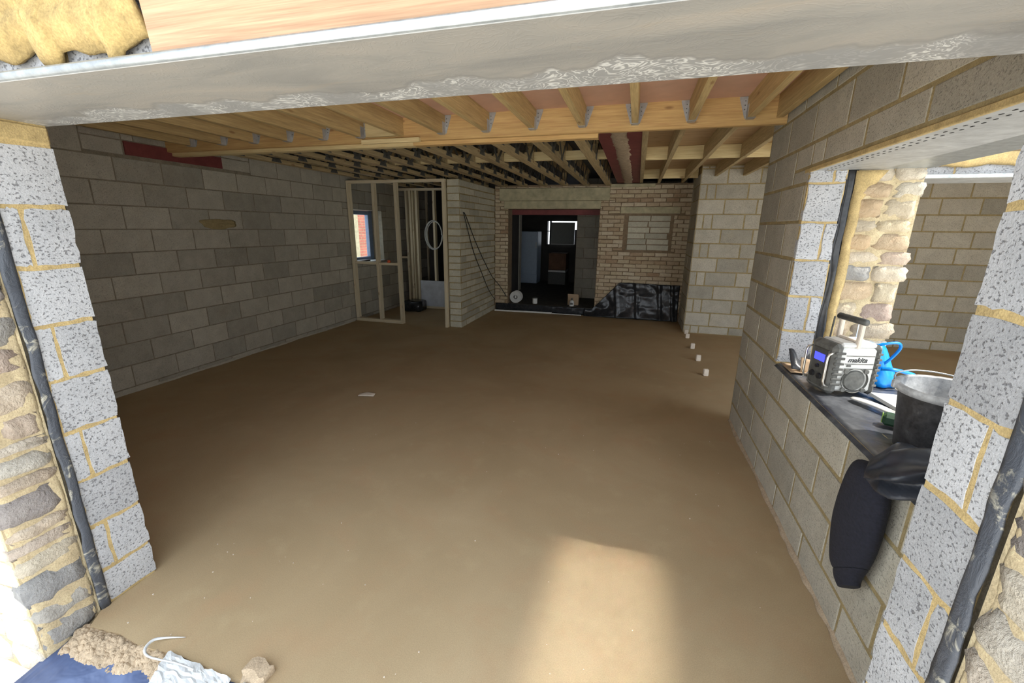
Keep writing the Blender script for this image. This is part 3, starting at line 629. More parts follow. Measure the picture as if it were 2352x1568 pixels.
# metal web joists
PB, PT = 2.47, 2.735
def posi(x, i):
    r = empty('metal_web_joist', (x, 4.9, PB)); tag(r, 'open metal web joist in the rear ceiling, %s to the left of the red steel' % ORD[i], 'joist', 'metal web joists of the rear ceiling')
    bx('bottom_chord', (x-0.049, 2.605, PB), (x+0.049, 7.32, PB+0.047), M_TYO, r, 0.002)
    bx('top_chord', (x-0.049, 2.605, PT-0.047), (x+0.049, 7.32, PT), M_TYO, r, 0.002)
    for k, y in enumerate((2.66, 4.42, 7.1)):
        bx('web_post', (x-0.035, y, PB+0.047), (x+0.035, y+0.06, PT-0.047), M_TYO, r)
    for k in range(8):
        y0 = 2.78+k*0.56
        if i == 0: posi.w.append(None)
        mbw = MB()
        for sx in (-1, 1):
            X0 = x+sx*0.0505
            for (ya, za, yb, zb) in ((y0, PT-0.02, y0+0.26, PB+0.02), (y0+0.26, PB+0.02, y0+0.52, PT-0.02)):
                dy, dz = yb-ya, zb-za; L_ = math.hypot(dy, dz); ny, nz = -dz/L_*0.022, dy/L_*0.022
                mbw.prism([(X0-0.0015*sx, ya+ny, za+nz), (X0-0.0015*sx, yb+ny, zb+nz), (X0-0.0015*sx, yb-ny, zb-nz), (X0-0.0015*sx, ya-ny, za-nz)], (sx, 0, 0), 0.004)
            for (yc, zc) in ((y0+0.26, PB+0.022), (y0, PT-0.024)):
                mbw.prism([(X0, yc-0.085, zc-0.020), (X0, yc+0.085, zc-0.020), (X0, yc+0.05, zc+0.042), (X0, yc-0.05, zc+0.042)], (sx, 0, 0), 0.002)
        mbw.build('metal_web', M_DKGREY, r)
posi.w = []
for i in range(11): posi(1.62-0.40*i, i)
# strongback across the web joists
sbk = bx('strongback', (-2.6, 4.49, PB+0.055), (1.80, 4.535, PB+0.16), M_TX2); tag(sbk, 'pale timber strongback threaded through the rear metal web joists', 'timber')

# red steel with mortar filled between the flanges
rs = empty('steel_beam', (1.97, 5.0, 2.515)); tag(rs, 'dark red steel beam with a rough mortar stripe running to the back wall', 'steel beam')
bx('flange', (1.775, 2.61, 2.515), (1.905, 7.42, 2.528), M_RED, rs); bx('flange', (2.035, 2.61, 2.515), (2.17, 7.42, 2.528), M_RED, rs)
bx('web', (1.90, 2.61, 2.528), (2.04, 7.42, 2.70), M_RED, rs)
def mfill(a, b):
    y = 2.61+b*4.72; return (1.895+0.02*N3(y*3, 0, 1)+a*(0.155+0.02*N3(y*3.7, 5, 1)), y, 2.520-0.016*math.sin(a*math.pi)-0.012*N3(y*11, a*4, 7))
sheet('mortar_fill', mfill, 5, 90, MB_['mortar_b'] if False else m_mortar('mortar_in_steel', (0.42, 0.33, 0.23)), 0.008, rs)
pl = bx('timber_plate', (2.172, 2.61, 2.50), (2.225, 7.2, 2.66), M_TYO); tag(pl, 'timber plate bolted along the right side of the red steel', 'timber')

# right bay joists
for i, (x, ya, yb) in enumerate(((2.50, 2.518, 7.34), (2.90, 2.518, 7.34), (3.30, 2.83, PY+0.05), (3.70, 2.83, PY+0.05), (4.10, 2.83, PY+0.05), (4.50, 2.83, PY+0.05))):
    o = bx('rear_joist', (x-0.0235, ya, 2.50), (x+0.0235, yb, 2.664), M_TYO, None, 0.002); tag(o, 'aged solid joist right of the red steel, %s from it' % ORD[i], 'joist', 'solid joists of the rear right bay')
for i, (y, x0, x1, lb) in enumerate(((4.62, 2.226, 2.476, 'middle row noggin beside the red steel'), (4.62, 2.524, 2.876, 'middle row noggin between the first two rear right joists'), (4.62, 2.924, 3.276, 'middle row noggin beyond the second rear right joist'),
                                 (4.62, 3.324, 3.676, 'middle row noggin in the right hand room, hidden partly by the block wall'),
                                 (6.70, 2.226, 2.476, 'far row noggin beside the red steel above the brick wall'), (6.70, 2.524, 2.876, 'far row noggin between joists above the brick wall'), (6.70, 2.924, 3.08, 'far row noggin close to the right block pier'),
                                 (2.66, 2.924, 3.15, 'short pale noggin just behind the trimmer at the right wall'))):
    o = bx('timber_noggin', (x0, y, 2.515 if i < 7 else 2.47), (x1, y+0.045, 2.662), M_TX2, None, 0.002); tag(o, lb, 'noggin', 'noggins of the rear right bay')

# ================================================================== STUD FRAMES
sf = empty('stud_frame', (-1.75, 5.475, 0)); tag(sf, 'bare pale timber stud frame with an open doorway beside the block pier', 'stud frame')
y0, y1 = 5.43, 5.52
for x in (-2.645, -2.155, -1.735, -0.862): bx('stud', (x-0.0225, y0, 0.062 if x < -1.8 else 0.0), (x+0.0225, y1, 2.395), M_TZ, sf, 0.002)
bx('top_plate', (-2.668, y0, 2.395), (-0.838, y1, 2.44), M_TXS, sf, 0.002); bx('bottom_plate', (-2.668, y0, 0.002), (-1.758, y1, 0.06), M_TXS, sf, 0.002)
bx('noggin', (-2.62, y0+0.01, 1.04), (-2.179, y1-0.01, 1.082), M_TXS, sf, 0.002); bx('noggin', (-2.131, y0+0.01, 1.035), (-1.759, y1-0.01, 1.077), M_TXS, sf, 0.002)
cap = MB().lathe([(0.0, 0.0), (0.028, 0.0), (0.03, 0.02), (0.02, 0.042), (0.0, 0.045)], (0, 0, 0), 12); cp = cap.build('orange_cap', M_ORANGE); cp.location = (-1.95, 5.475, 1.079)
tag(cp, 'small orange plastic cap on the stud frame noggin', 'cap')
# wall plate seen above frame, second partition
sp = empty('inner_partition', (-1.7, 7.04, 0)); tag(sp, 'second timber partition standing behind the stud frame', 'stud frame')
for x in (-2.42, -2.33, -2.19, -1.80, -1.20): bx('stud', (x-0.0225, 7.0, 0.06), (x+0.0225, 7.09, 2.40), M_TZ, sp, 0.002)
bx('stud', (-2.285, 7.0, 0.06), (-2.26, 7.09, 2.40), M_TZ, sp)
bx('top_plate', (-2.66, 7.0, 2.40), (-0.84, 7.09, 2.445), M_TXS, sp, 0.002); bx('bottom_plate', (-2.66, 7.0, 0.0), (-0.84, 7.09, 0.058), M_TXS, sp, 0.002)
bx('noggin', (-2.64, 7.02, 1.04), (-2.445, 7.08, 1.08), M_TXS, sp); bx('noggin', (-2.237, 7.02, 1.00), (-2.215, 7.08, 1.04), M_TXS, sp)
fb = bx('foil_board', (-2.12, 6.93, 0.062), (-1.30, 6.995, 0.60), M_SILVER, None, 0.003); tag(fb, 'silver foil faced insulation board leaning on the inner partition', 'insulation board')
fb.location.z = -0.002
s3 = empty('rear_partition', (-2.0, 8.34, 0)); tag(s3, 'farthest timber partition with rails glimpsed through both frames', 'stud frame')
for x in (-2.62, -2.47, -2.30, -2.12, -1.7, -1.3): bx('stud', (x-0.0225, 8.3, 0.06), (x+0.0225, 8.39, 2.62), M_TZ, s3, 0.002)
for (x0, x1, z) in ((-2.66, -0.85, 2.64), (-2.66, -0.85, 0.0)): bx('plate', (x0, 8.3, z), (x1, 8.39, z+0.058), M_TXS, s3)
bx('rail', (-2.598, 8.32, 2.20), (-2.492, 8.38, 2.245), M_TXS, s3); bx('rail', (-2.598, 8.32, 1.17), (-2.492, 8.38, 1.215), M_TXS, s3); bx('rail', (-2.448, 8.32, 2.34), (-1.72, 8.38, 2.385), M_TXS, s3); bx('rail', (-2.278, 8.32, 1.12), (-2.142, 8.38, 1.165), M_TXS, s3)
rb = bx('steel_beam', (-2.3, 8.75, 2.42), (-0.9, 8.9, 2.62), M_RED); tag(rb, 'short red steel beam high up behind the stud frames', 'steel beam')
# coil of pipe hanging on partition
ck = MB(); ck.sm = True; pts = []
for i in range(97):
    a = 2*math.pi*i/32; rr = 0.20+0.012*(i//32)+0.006*math.sin(a*1.7)
    pts.append((-1.80+rr*0.85*math.cos(a)+0.012*math.sin(a*.33), 6.985+0.004*math.sin(a*.5), 1.53+rr*1.32*math.sin(a)))
ck.tube(pts, 0.009, 6); o = ck.build('pipe_coil', M_PIPE); tag(o, 'white plastic pipe coiled up and hung on the inner partition', 'pipe coil')
# phone or tool on the little window board
o = bx('hand_saw_case', (-2.86, 5.70, 1.046), (-2.70, 6.05, 1.07), M_DKGREY, None, 0.006); tag(o, 'dark flat tool lying on the small window board', 'tool')
# dark bundle on the floor behind frame
bb = MB(); bb.sm = True
bmv = stone_mesh((1, 0, 0), (0, -1, 0), 0.42, 0.22, 0.25, 0.06, 4.2, 7, 6); bmv.sm = True
o = bmv.build('rubbish_sack', M_POLY); o.location = (-2.35, 6.55, 0.0); tag(o, 'small black sack on the floor behind the stud frame', 'sack')

# ================================================================== BACK DOOR AREA
def mem(a, b):
    # black sheet turned up against the brick wall, creased where it was folded
    x = 1.30+a*1.755; top = 0.15+max(0.0, min(1.0, (x-1.45)/0.50))*0.54-0.006*math.sin(x*5)
    z = 0.012+b*(top-0.012); cr = 0.0
    for (xf, w_) in ((1.92, .05), (2.30, .04), (2.72, .05), (2.95, .04)): cr += 0.020*max(0, 1-abs(x-xf+0.1*(z-.3))/w_)
    cr += 0.034*abs(N3(x*3.1+z*2, z*4.3, 2))+0.016*abs(N3(x*8, z*9, 6))
    return (x, BY-0.012-cr-(1-b)**3*0.10, z)
o = sheet('black_sheet', mem, 90, 30, M_POLY, 0.003); tag(o, 'shiny black plastic sheet folded up against the old brick wall', 'plastic sheet')
def mem2(a, b):
    x = -0.575+a*1.87; z = 0.006+b*(0.15-0.006)
    return (x, BY-0.016-0.012*abs(N3(x*7, z*9, 2)), z)
o = sheet('black_upstand', mem2, 50, 6, M_POLY, 0.003); tag(o, 'low black plastic upstand along the doorway step', 'plastic sheet')
for i, (xa, ya, xb, yb, lb) in enumerate(((-0.56, 7.185, 0.65, 7.25, 'white edge strip along the step, left of the join'), (0.66, 7.25, 1.25, 7.26, 'thin white edge strip along the step, right of the join'))):
    d = Vector((xb-xa, yb-ya, 0)).normalized(); nrm = Vector((-d.y, d.x, 0))
    o = MB().prism([(xa, ya, 0.001), (xb, yb, 0.001), (xb, yb, 0.03-0.016*i), (xa, ya, 0.03-0.016*i)], nrm, 0.02).build('edge_strip', M_WHITE); tag(o, lb, 'edge strip')
# cable reel on the old floor
rl = empty('cable_reel', (-0.17, 7.5, 0.152)); tag(rl, 'round grey cable reel standing in the doorway', 'cable reel')
for nm, ya, r, mt in (('reel_flange', -0.07, 0.125, M_PIPE), ('reel_flange', 0.06, 0.125, M_PIPE)):
    q = MB().lathe([(0.045, 0), (r, 0), (r, 0.012), (0.045, 0.012), (0.045, 0)], (0, 0, 0), 28); me = q.mesh(nm)
    me.transform(Matrix.Rotation(math.radians(90), 4, 'X')); o = link(nm, me, mt, rl); o.location = (0, ya, 0.125)
q = MB().lathe([(0, 0), (0.085, 0), (0.085, 0.12), (0, 0.12)], (0, 0, 0), 24); me = q.mesh('wound_cable'); me.transform(Matrix.Rotation(math.radians(90), 4, 'X')); o = link('wound_cable', me, M_BLACK, rl); o.location = (0, 0.058, 0.125)
o = bx('label', (-0.19, 7.424, 0.25), (-0.15, 7.428, 0.31), M_WHITE, rl); o.rotation_euler = (0, 0, 0)
cn = empty('white_canister', (0.235, 7.5, 0.152)); tag(cn, 'small white tub standing on the old floor inside the doorway', 'tub')
q = MB().lathe([(0, 0), (0.05, 0), (0.052, 0.01), (0.052, 0.11), (0, 0.11)], (0, 0, 0), 20); q.sm = False; q.build('tub_body', M_WHITE, cn, True); MB().lathe([(0, 0.111), (0.056, 0.111), (0.056, 0.125), (0, 0.125)], (0, 0, 0), 20).build('lid', M_DKGREY, cn, True)
bt = empty('spray_bottle', (1.02, 7.46, 0.152)); tag(bt, 'white bottle with a dark cap in front of the cardboard box', 'bottle')
MB().lathe([(0, 0), (0.045, 0), (0.047, 0.01), (0.047, 0.09), (0.03, 0.115), (0.018, 0.12), (0, 0.12)], (0, 0, 0), 18).build('bottle_body', M_WHITE, bt, True)
MB().lathe([(0, 0.121), (0.016, 0.121), (0.016, 0.16), (0, 0.16)], (0, 0, 0), 14).build('cap', M_DKGREY, bt, True); bx('print', (0.99, 7.4105, 0.185), (1.05, 7.4125, 0.225), M_DKGREY, bt)
bc = empty('cardboard_box', (1.02, 7.62, 0.152)); tag(bc, 'small brown cardboard box on the old floor in the doorway', 'box')
bx('carton', (0.92, 7.56, 0.152), (1.14, 7.70, 0.34), M_CARD, bc, 0.002); bx('flap', (0.92, 7.545, 0.335), (1.14, 7.555, 0.385), M_CARD, bc)
# black cables on the inner wall
for i, (pts, lb) in enumerate((([(-0.59, 5.62, 1.93), (-0.585, 5.70, 1.80), (-0.59, 6.05, 1.30), (-0.59, 6.5, 0.85), (-0.59, 6.9, 0.48), (-0.58, 7.28, 0.22)], 'black cable drooping lowest on the block pier'),
                               ([(-0.59, 5.62, 1.93), (-0.585, 5.72, 1.87), (-0.59, 6.2, 1.42), (-0.59, 6.75, 0.98), (-0.585, 7.15, 0.70), (-0.50, 7.27, 0.55), (-0.42, 7.31, 0.42), (-0.34, 7.31, 0.30)], 'black cable running from the block pier to the doorway'))):
    c = MB(); c.sm = True; P_ = [Vector(p) for p in pts]; fine = []
    for a in range(len(P_)-1):
        p0, p1, p2, p3 = P_[max(a-1, 0)], P_[a], P_[a+1], P_[min(a+2, len(P_)-1)]
        for s_ in range(8):
            t_ = s_/8; fine.append(0.5*((2*p1)+(-p0+p2)*t_+(2*p0-5*p1+4*p2-p3)*t_*t_+(-p0+3*p1-3*p2+p3)*t_**3))
    fine.append(P_[-1]); c.tube(fine, 0.007, 6); o = c.build('black_cable', M_BLACK); tag(o, lb, 'cable')
# things in the dark room
fg = empty('tall_fridge', (-0.75, 10.9, 0.15)); tag(fg, 'tall pale blue fridge in the dark room beyond the doorway', 'fridge')
bx('cabinet', (-1.03, 10.75, 0.16), (-0.46, 11.25, 1.60), M_FRIDGE, fg, 0.012); bx('door', (-1.025, 10.715, 0.42), (-0.465, 10.747, 1.595), M_FRIDGE, fg, 0.01); bx('handle', (-0.50, 10.69, 1.15), (-0.485, 10.714, 1.32), M_CHROME, fg)
rlq = MB(); rlq.sm = True; rlq.lathe([(0, 0), (0.19, 0), (0.20, 0.05), (0.20, 0.85), (0.16, 0.93), (0, 0.95)], (0, 0, 0), 20); o = rlq.build('upright_sack', M_PAPER); o.location = (-1.02, 10.2, 0.15); tag(o, 'grey upright sack standing before the tall fridge', 'sack')
cb = empty('low_cabinet', (0.1, 10.95, 0.15)); tag(cb, 'brown low cabinet under the far window blind', 'cabinet')
bx('carcass', (-0.14, 10.8, 0.56), (0.35, 11.3, 1.02), M_BROWN, cb, 0.006); bx('panel', (-0.10, 10.785, 0.62), (0.31, 10.80, 0.98), M_BROWN, cb, 0.004); bx('plinth', (-0.14, 10.8, 0.152), (0.35, 11.3, 0.49), M_DKGREY, cb); bx('shelf_edge', (-0.14, 10.77, 0.50), (0.35, 11.3, 0.555), M_WHITE, cb, 0.003)
w2 = empty('window_2', (0.1, 11.5, 1.235)); struct(w2)
bx('blind', (-0.215, 11.46, 1.235), (0.465, 11.475, 1.862), M_BLIND, w2); bx('blind_rail', (-0.215, 11.45, 1.238), (0.465, 11.458, 1.255), M_WHITE, w2); bx('mullion', (-0.268, 11.47, 1.22), (-0.217, 11.52, 1.90), M_DKGREY, w2); bx('transom', (-0.35, 11.50, 1.60), (-0.27, 11.53, 1.625), M_DKGREY, w2); bx('frame_side', (0.467, 11.47, 1.235), (0.55, 11.49, 1.66), M_DKGREY, w2)

# ================================================================== FLOOR THINGS
for i, (x, y, lb) in enumerate(((3.13, 6.28, 'farthest small white block at the foot of the right block pier'), (3.118, 5.98, 'second farthest small white block on the screed'), (3.12, 5.32, 'middle small white block of the row on the screed'), (3.122, 4.70, 'second nearest small white block of the row on the screed'), (3.128, 4.08, 'nearest small white block of the row on the screed'))):
    o = MB().box((-0.030, -0.022, 0), (0.030, 0.022, 0.085 if i > 1 else 0.075), 0.008).build('marker_block', M_CREAM); o.location = (x, y, 0.001); o.rotation_euler = (0, 0, -0.25+0.1*i)
    tag(o, lb, 'marker block', 'row of white marker blocks')
def scr(a, b):
    return (-0.08+0.16*a+0.01*N3(b*3, a, 1), -0.035+0.075*b*(1-0.3*abs(a-.5)), 0.006+0.012*math.sin(a*3)*b)
o = sheet('timber_chip', scr, 6, 4, M_CREAM, 0.008); o.location = (-0.35, 2.32, 0.006); o.rotation_euler = (0, 0, 0.25); tag(o, 'pale chip of wood lying alone on the screed', 'wood chip')
gr = MB(); rg = random.Random(4)
for k in range(60):
    x, y = rg.uniform(0.1, 3.0), rg.uniform(-0.25, 2.4); s_ = rg.uniform(0.001, 0.0024)
    if k % 3 == 0: x, y = rg.uniform(0.1, 2.2), rg.uniform(-0.28, 0.3)
    gr.box((x-s_, y-s_, -0.0005), (x+s_*1.5, y+s_, s_*1.5))
o = gr.build('grit', M_CREAM); tag(o, 'scattered pale grit on the brown screed', 'grit', kind='stuff')
# crumbs and lip of screed against the walls
# loose sand at the front left, blue membrane, plastic
def sandf(a, b):
    x = 0.02+a*0.72; yb = -0.30-0.0*a; y = yb-b*(0.125-0.05*a+0.03*N3(a*6, 1, 2)); e = max(0, 1-abs(2*b-1)**3)
    return (x+0.02*N3(b*5, a*5, 1), y, -0.018+0.035*e*(1-0.4*a)*(0.7+0.6*N3(x*9, y*9, 3))+0.010*N3(x*40, y*40, 1)+0.009*N3(x*110, y*110, 4)-0.04*b)
o = sheet('loose_sand', sandf, 170, 50, M_SAND, 0.012, smooth=False); tag(o, 'ragged heap of loose sand at the front left threshold', 'sand', kind='stuff')
def bluef(a, b):
    x = -0.02+a*1.05; y = -0.30-b*0.45
    return (x, y, -0.030-0.10*b**1.3+0.018*math.sin(x*9+b*3)*b+0.010*N3(x*7, y*7, 3))
o = sheet('blue_sheet', bluef, 40, 16, M_BLUEM, 0.003); tag(o, 'blue plastic sheet spilling out under the sand at the threshold', 'plastic sheet')
def plf(a, b):
    x = 0.50+a*0.34+0.05*b; y = -0.305-b*0.13-0.05*a*0.3
    return (x+0.012*N3(b*7, a*6, 2), y+0.012*N3(a*9, b*4, 5), 0.010+0.018*abs(N3(a*6, b*6, 1))-0.015*b)
o = sheet('clear_plastic', plf, 20, 14, M_PLAST, 0.002, smooth=False); tag(o, 'crumpled clear plastic scrap at the threshold', 'plastic scrap')
c = MB(); c.sm = True; P_ = [Vector(p) for p in [(0.50, -0.235, 0.004), (0.435, -0.262, 0.010), (0.405, -0.295, 0.024), (0.418, -0.335, 0.026), (0.47, -0.352, 0.026), (0.60, -0.345, 0.034), (0.70, -0.345, 0.034)]]; rr_ = [0.001, 0.004, 0.006, 0.006, 0.004, 0.003, 0.003]; fine = []; fr_ = []
for a in range(len(P_)-1):
    p0, p1, p2, p3 = P_[max(a-1, 0)], P_[a], P_[a+1], P_[min(a+2, len(P_)-1)]
    for s_ in range(6):
        t_ = s_/6; fine.append(0.5*((2*p1)+(-p0+p2)*t_+(2*p0-5*p1+4*p2-p3)*t_*t_+(-p0+3*p1-3*p2+p3)*t_**3)); fr_.append(rr_[a]*(1-t_)+rr_[a+1]*t_)
c.tube(fine, fr_, 8)
o = c.build('plastic_strip', M_PLAST); tag(o, 'twisted clear plastic strip curling over the sand', 'plastic scrap')
def ww(a, b):
    x = 0.90+a*0.55; y = -0.318-b*0.10; return (x, y, 0.012-0.05*b*b+0.004*N3(x*8, y*8, 2))
o = sheet('white_board_edge', ww, 20, 6, M_WHITE, 0.006); tag(o, 'white board edge at the bottom of the front threshold', 'board')
sn = stone_mesh((1, 0, 0), (0, -1, 0), 0.11, 0.05, 0.05, 0.02, 9.1, 6, 5); o = sn.build('mortar_lump', M_SAND); o.location = (0.86, -0.29, -0.02); tag(o, 'sandy mortar lump beside the white board edge', 'mortar lump')

# ================================================================== SILL THINGS
def sillf(a, b):
    y = WY0-0.02+b*(WY1-0.03-WY0+0.02); x = XR-0.012+a*0.50
    if a < 0.03: return (XR-0.014, y, WZ0-0.016)
    return (x, y, WZ0+0.002+0.006*N3(x*7, y*3.2, 2)*min(1, a*6)+0.006*abs(N3(x*14, y*9, 4))*min(1, a*6))
o = sheet('sill_membrane', sillf, 24, 70, M_SILLM, 0.002); tag(o, 'dusty black membrane covering the side window sill', 'membrane')
SZ = WZ0+0.010
# radio
R_ = empty('site_radio', (3.32, 1.362, SZ), math.radians(13)); tag(R_, 'dusty white and black site radio with roll bars on the window sill', 'radio')
hw, hd, hh = 0.112, 0.092, 0.275            # half width (x), half depth (y), height
bx_ = lambda n, lo, hi, mt, ch=0.0, par=R_: MB().box(lo, hi, ch).build(n, mt, par, True)
bx_('body', (-hw+0.015, -hd+0.004, 0.02), (hw-0.012, hd-0.004, hh-0.02), M_WHITE, 0.012)
for sx in (-1, 1):
    bm_ = MB().box((sx*hw-0.028 if sx > 0 else -hw-0.012, -hd-0.004, 0.004), (hw+0.012 if sx > 0 else -hw+0.045, hd+0.004, hh), 0.020)
    e_ = bm_.build('end_bumper', M_DUSTY, R_, True)
    rb_ = MB()
    for q in range(7):
        z = 0.055+q*0.028
        rb_.box((-hw-0.004 if sx < 0 else hw-0.02, -hd-0.007, z), (-hw+0.047 if sx < 0 else hw+0.006, -hd+0.001, z+0.012), 0.002)
    rb_.build('rib', M_DKGREY, e_, True)
fp = bx_('control_panel', (-hw-0.016, -0.062, 0.03), (-hw-0.004, 0.062, 0.235), M_DKGREY, 0.004)
bx_('display', (-hw-0.0185, -0.040, 0.165), (-hw-0.0155, 0.040, 0.205), M_LCD, 0, fp)
for (yy, zz, rr) in ((-0.028, 0.085, 0.016), (0.03, 0.085, 0.016), (0.0, 0.135, 0.010)):
    k = MB().lathe([(0, 0), (rr, 0), (rr*.9, 0.012), (0, 0.012)], (0, 0, 0), 16); me = k.mesh('knob'); me.transform(Matrix.Rotation(math.radians(-90), 4, 'Y')); o = link('knob', me, M_BLACK, fp); o.location = (-hw-0.016, yy, zz)
for yy in (-0.085, 0.085):
    c = MB(); c.sm = True; c.tube([(-hw-0.004, yy, 0.045), (-hw-0.028, yy, 0.055), (-hw-0.034, yy, 0.075), (-hw-0.034, yy, 0.20), (-hw-0.028, yy, 0.22), (-hw-0.004, yy, 0.23)], 0.006, 8); c.build('roll_bar', M_CHROME, R_, True)
gr_ = MB().lathe([(0, 0.0), (0.050, 0.0), (0.054, -0.006), (0.058, -0.010), (0.064, -0.008), (0.066, 0.004)], (0, 0, 0), 28); me = gr_.mesh('speaker_grille'); me.transform(Matrix.Rotation(math.radians(90), 4, 'X') @ Matrix.Scale(1, 4)); o = link('speaker_grille', me, M_DUSTY, R_); o.location = (0.005, -hd-0.004, 0.085)
for a in range(4):
    q = MB().lathe([(0, 0), (0.012, 0), (0.012, 0.008), (0, 0.008)], (0, 0, 0), 10); me2 = q.mesh('screw_boss'); me2.transform(Matrix.Rotation(math.radians(90), 4, 'X')); b_ = link('screw_boss', me2, M_DUSTY, o); b_.location = (0.050*(1 if a % 2 else -1), 0.004, 0.050*(1 if a < 2 else -1))
gv = MB().box((-0.055, -hd-0.0005, 0.172), (0.085, -hd+0.006, 0.175)).box((-0.055, -hd-0.0005, 0.146), (0.085, -hd+0.006, 0.149)).box((-0.055, -hd-0.0005, 0.215), (0.085, -hd+0.006, 0.218))
gv.build('groove', M_DUSTY, R_, True)
def text_mesh(body, size, mat, parent, loc, rot, shear=0.0, extr=0.0012):
    cu = bpy.data.curves.new('lettering', 'FONT'); cu.body = body; cu.size = size; cu.shear = shear; cu.extrude = extr; cu.offset = size*0.018; cu.align_x = 'LEFT'
    tmp = bpy.data.objects.new('tmp', cu); COL.objects.link(tmp); dg = bpy.context.evaluated_depsgraph_get(); dg.update()
    me = bpy.data.meshes.new_from_object(tmp.evaluated_get(dg)); bpy.data.objects.remove(tmp)
    me.materials.clear(); me.materials.append(mat); o = bpy.data.objects.new('lettering', me); COL.objects.link(o); o.parent = parent; o.location = loc; o.rotation_euler = rot; return o
text_mesh('makita', 0.036, M_BLACK, R_, (-0.045, -hd+0.0035, 0.183), (math.radians(90), 0, 0), 0.35)
bx_('badge', (-0.045, -hd-0.0005, 0.158), (-0.026, -hd+0.006, 0.168), M_DKGREY)
# top moulding, handle, aerial
bx_('top_cap', (-hw+0.03, -hd+0.012, hh-0.022), (hw-0.014, hd-0.012, hh+0.006), M_WHITE, 0.010)
hd_ = MB(); hd_.box((-0.010, -0.085, hh-0.02), (0.012, -0.062, hh+0.125), 0.004).box((-0.010, 0.062, hh-0.02), (0.012, 0.085, hh+0.125), 0.004).box((-0.008, -0.062, hh+0.005), (0.010, 0.062, hh+0.018), 0.003)
hd_.build('handle_frame', M_CREAM, R_, True)
c = MB(); c.sm = True; c.tube([(0.0, -0.095, hh+0.118), (0.0, 0.095, hh+0.118)], 0.017, 12); c.build('handle_grip', M_DKGREY, R_, True)
c = MB(); c.tube([(-0.055, 0.06, hh-0.01), (-0.050, 0.06, hh+0.12)], 0.0045, 8); c.build('aerial', M_DKGREY, R_, True)
# perforated batten behind the radio handle
pb = empty('perforated_strap', (3.47, 1.62, SZ)); tag(pb, 'perforated metal strap standing behind the radio handle', 'metal strap')
ps = MB()
for k in range(6): ps.box((3.462, 1.615, SZ+0.02+k*0.05), (3.492, 1.619, SZ+0.035+k*0.05)).box((3.462, 1.615, SZ+0.035+k*0.05), (3.469, 1.619, SZ+0.07+k*0.05)).box((3.485, 1.615, SZ+0.035+k*0.05), (3.492, 1.619, SZ+0.07+k*0.05))
ps.box((3.462, 1.615, SZ), (3.492, 1.619, SZ+0.02)); ps.build('strap', M_GALV, pb)
# blue bag: crumpled tub trug with two strap loops
bg_ = empty('blue_bag', (3.60, 1.56, SZ)); tag(bg_, 'bright blue plastic bag with strap handles behind the radio', 'bag')
def bagf(a, b):
    th = a*2*math.pi; t_ = b; z = SZ+0.002+0.225*t_
    hx = 0.090*(1-t_)+0.062*t_; hy = 0.075*(1-t_)**0.6+0.014; cx = 3.590*(1-t_)+3.520*t_
    k = 1+0.22*N3(math.cos(th)*2.4, math.sin(th)*2.4, t_*4)
    return (cx+hx*math.cos(th)*k, 1.56+hy*math.sin(th)*k, z+0.012*N3(math.cos(th)*1.5, math.sin(th)*1.5, 2)*t_)
o = sheet('bag_wall', bagf, 36, 10, M_BLUEB, 0.004, bg_)
def strap(pts, w_):
    P_ = [Vector(p) for p in pts]; fine = []
    for a in range(len(P_)-1):
        p0, p1, p2, p3 = P_[max(a-1, 0)], P_[a], P_[a+1], P_[min(a+2, len(P_)-1)]
        for s_ in range(6):
            t_ = s_/6; fine.append(0.5*((2*p1)+(-p0+p2)*t_+(2*p0-5*p1+4*p2-p3)*t_*t_+(-p0+3*p1-3*p2+p3)*t_**3))
    fine.append(P_[-1]); P_ = fine; mb_ = MB(); mb_.sm = True; vs = []
    for i, p in enumerate(P_):
        d = (P_[min(i+1, len(P_)-1)]-P_[max(i-1, 0)]).normalized(); n_ = Vector((-0.55, -0.6, 0.55)); s_ = d.cross(n_).normalized()*w_
        vs += [p-s_, p+s_]
    mb_.add(vs, [(2*i, 2*i+1, 2*i+3, 2*i+2) for i in range(len(P_)-1)]); o = mb_.build('strap', M_BLUEB, bg_); md = o.modifiers.new('t', 'SOLIDIFY'); md.thickness = 0.004; md.offset = 0
strap([(3.50, 1.53, 1.068), (3.548, 1.50, 1.100), (3.610, 1.50, 1.112), (3.628, 1.50, 1.088), (3.610, 1.50, 1.044), (3.579, 1.50, 0.998), (3.560, 1.52, 0.975)], 0.007)
strap([(3.555, 1.48, 0.965), (3.59, 1.45, 0.974), (3.652, 1.45, 0.964), (3.694, 1.45, 0.950), (3.715, 1.45, 0.925), (3.71, 1.46, 0.90)], 0.010)
# bucket
bk = empty('builders_bucket', (3.385, 0.672, SZ)); tag(bk, 'dirty black builders bucket at the near end of the sill', 'bucket')
H_ = 0.265
q = MB(); q.sm = True; q.lathe([(0, 0), (0.118, 0), (0.124, 0.006), (0.148, H_-0.03), (0.150, H_-0.028)], (0, 0, 0), 40); q.build('bucket_side', M_BUCK, bk, True)
q = MB(); q.sm = True; q.lathe([(0, 0.012), (0.114, 0.012), (0.146, H_)], (0, 0, 0), 40); q.build('bucket_inside', M_BUCKI, bk, True)
q = MB(); q.sm = True; q.lathe([(0.148, H_-0.030), (0.158, H_-0.028), (0.166, H_-0.010), (0.168, H_), (0.160, H_+0.004), (0.146, H_)], (0, 0, 0), 40); q.build('rim', M_BUCKI, bk, True)
c = MB(); c.sm = True; c.tube([(0.166*math.cos(a), 0.166*math.sin(a), H_+0.006+0.014*math.sin((a-0.6)/2.4*math.pi)) for a in [0.6+2.4*i/20 for i in range(21)]], 0.003, 6); c.build('wire_handle', M_GALV, bk, True)
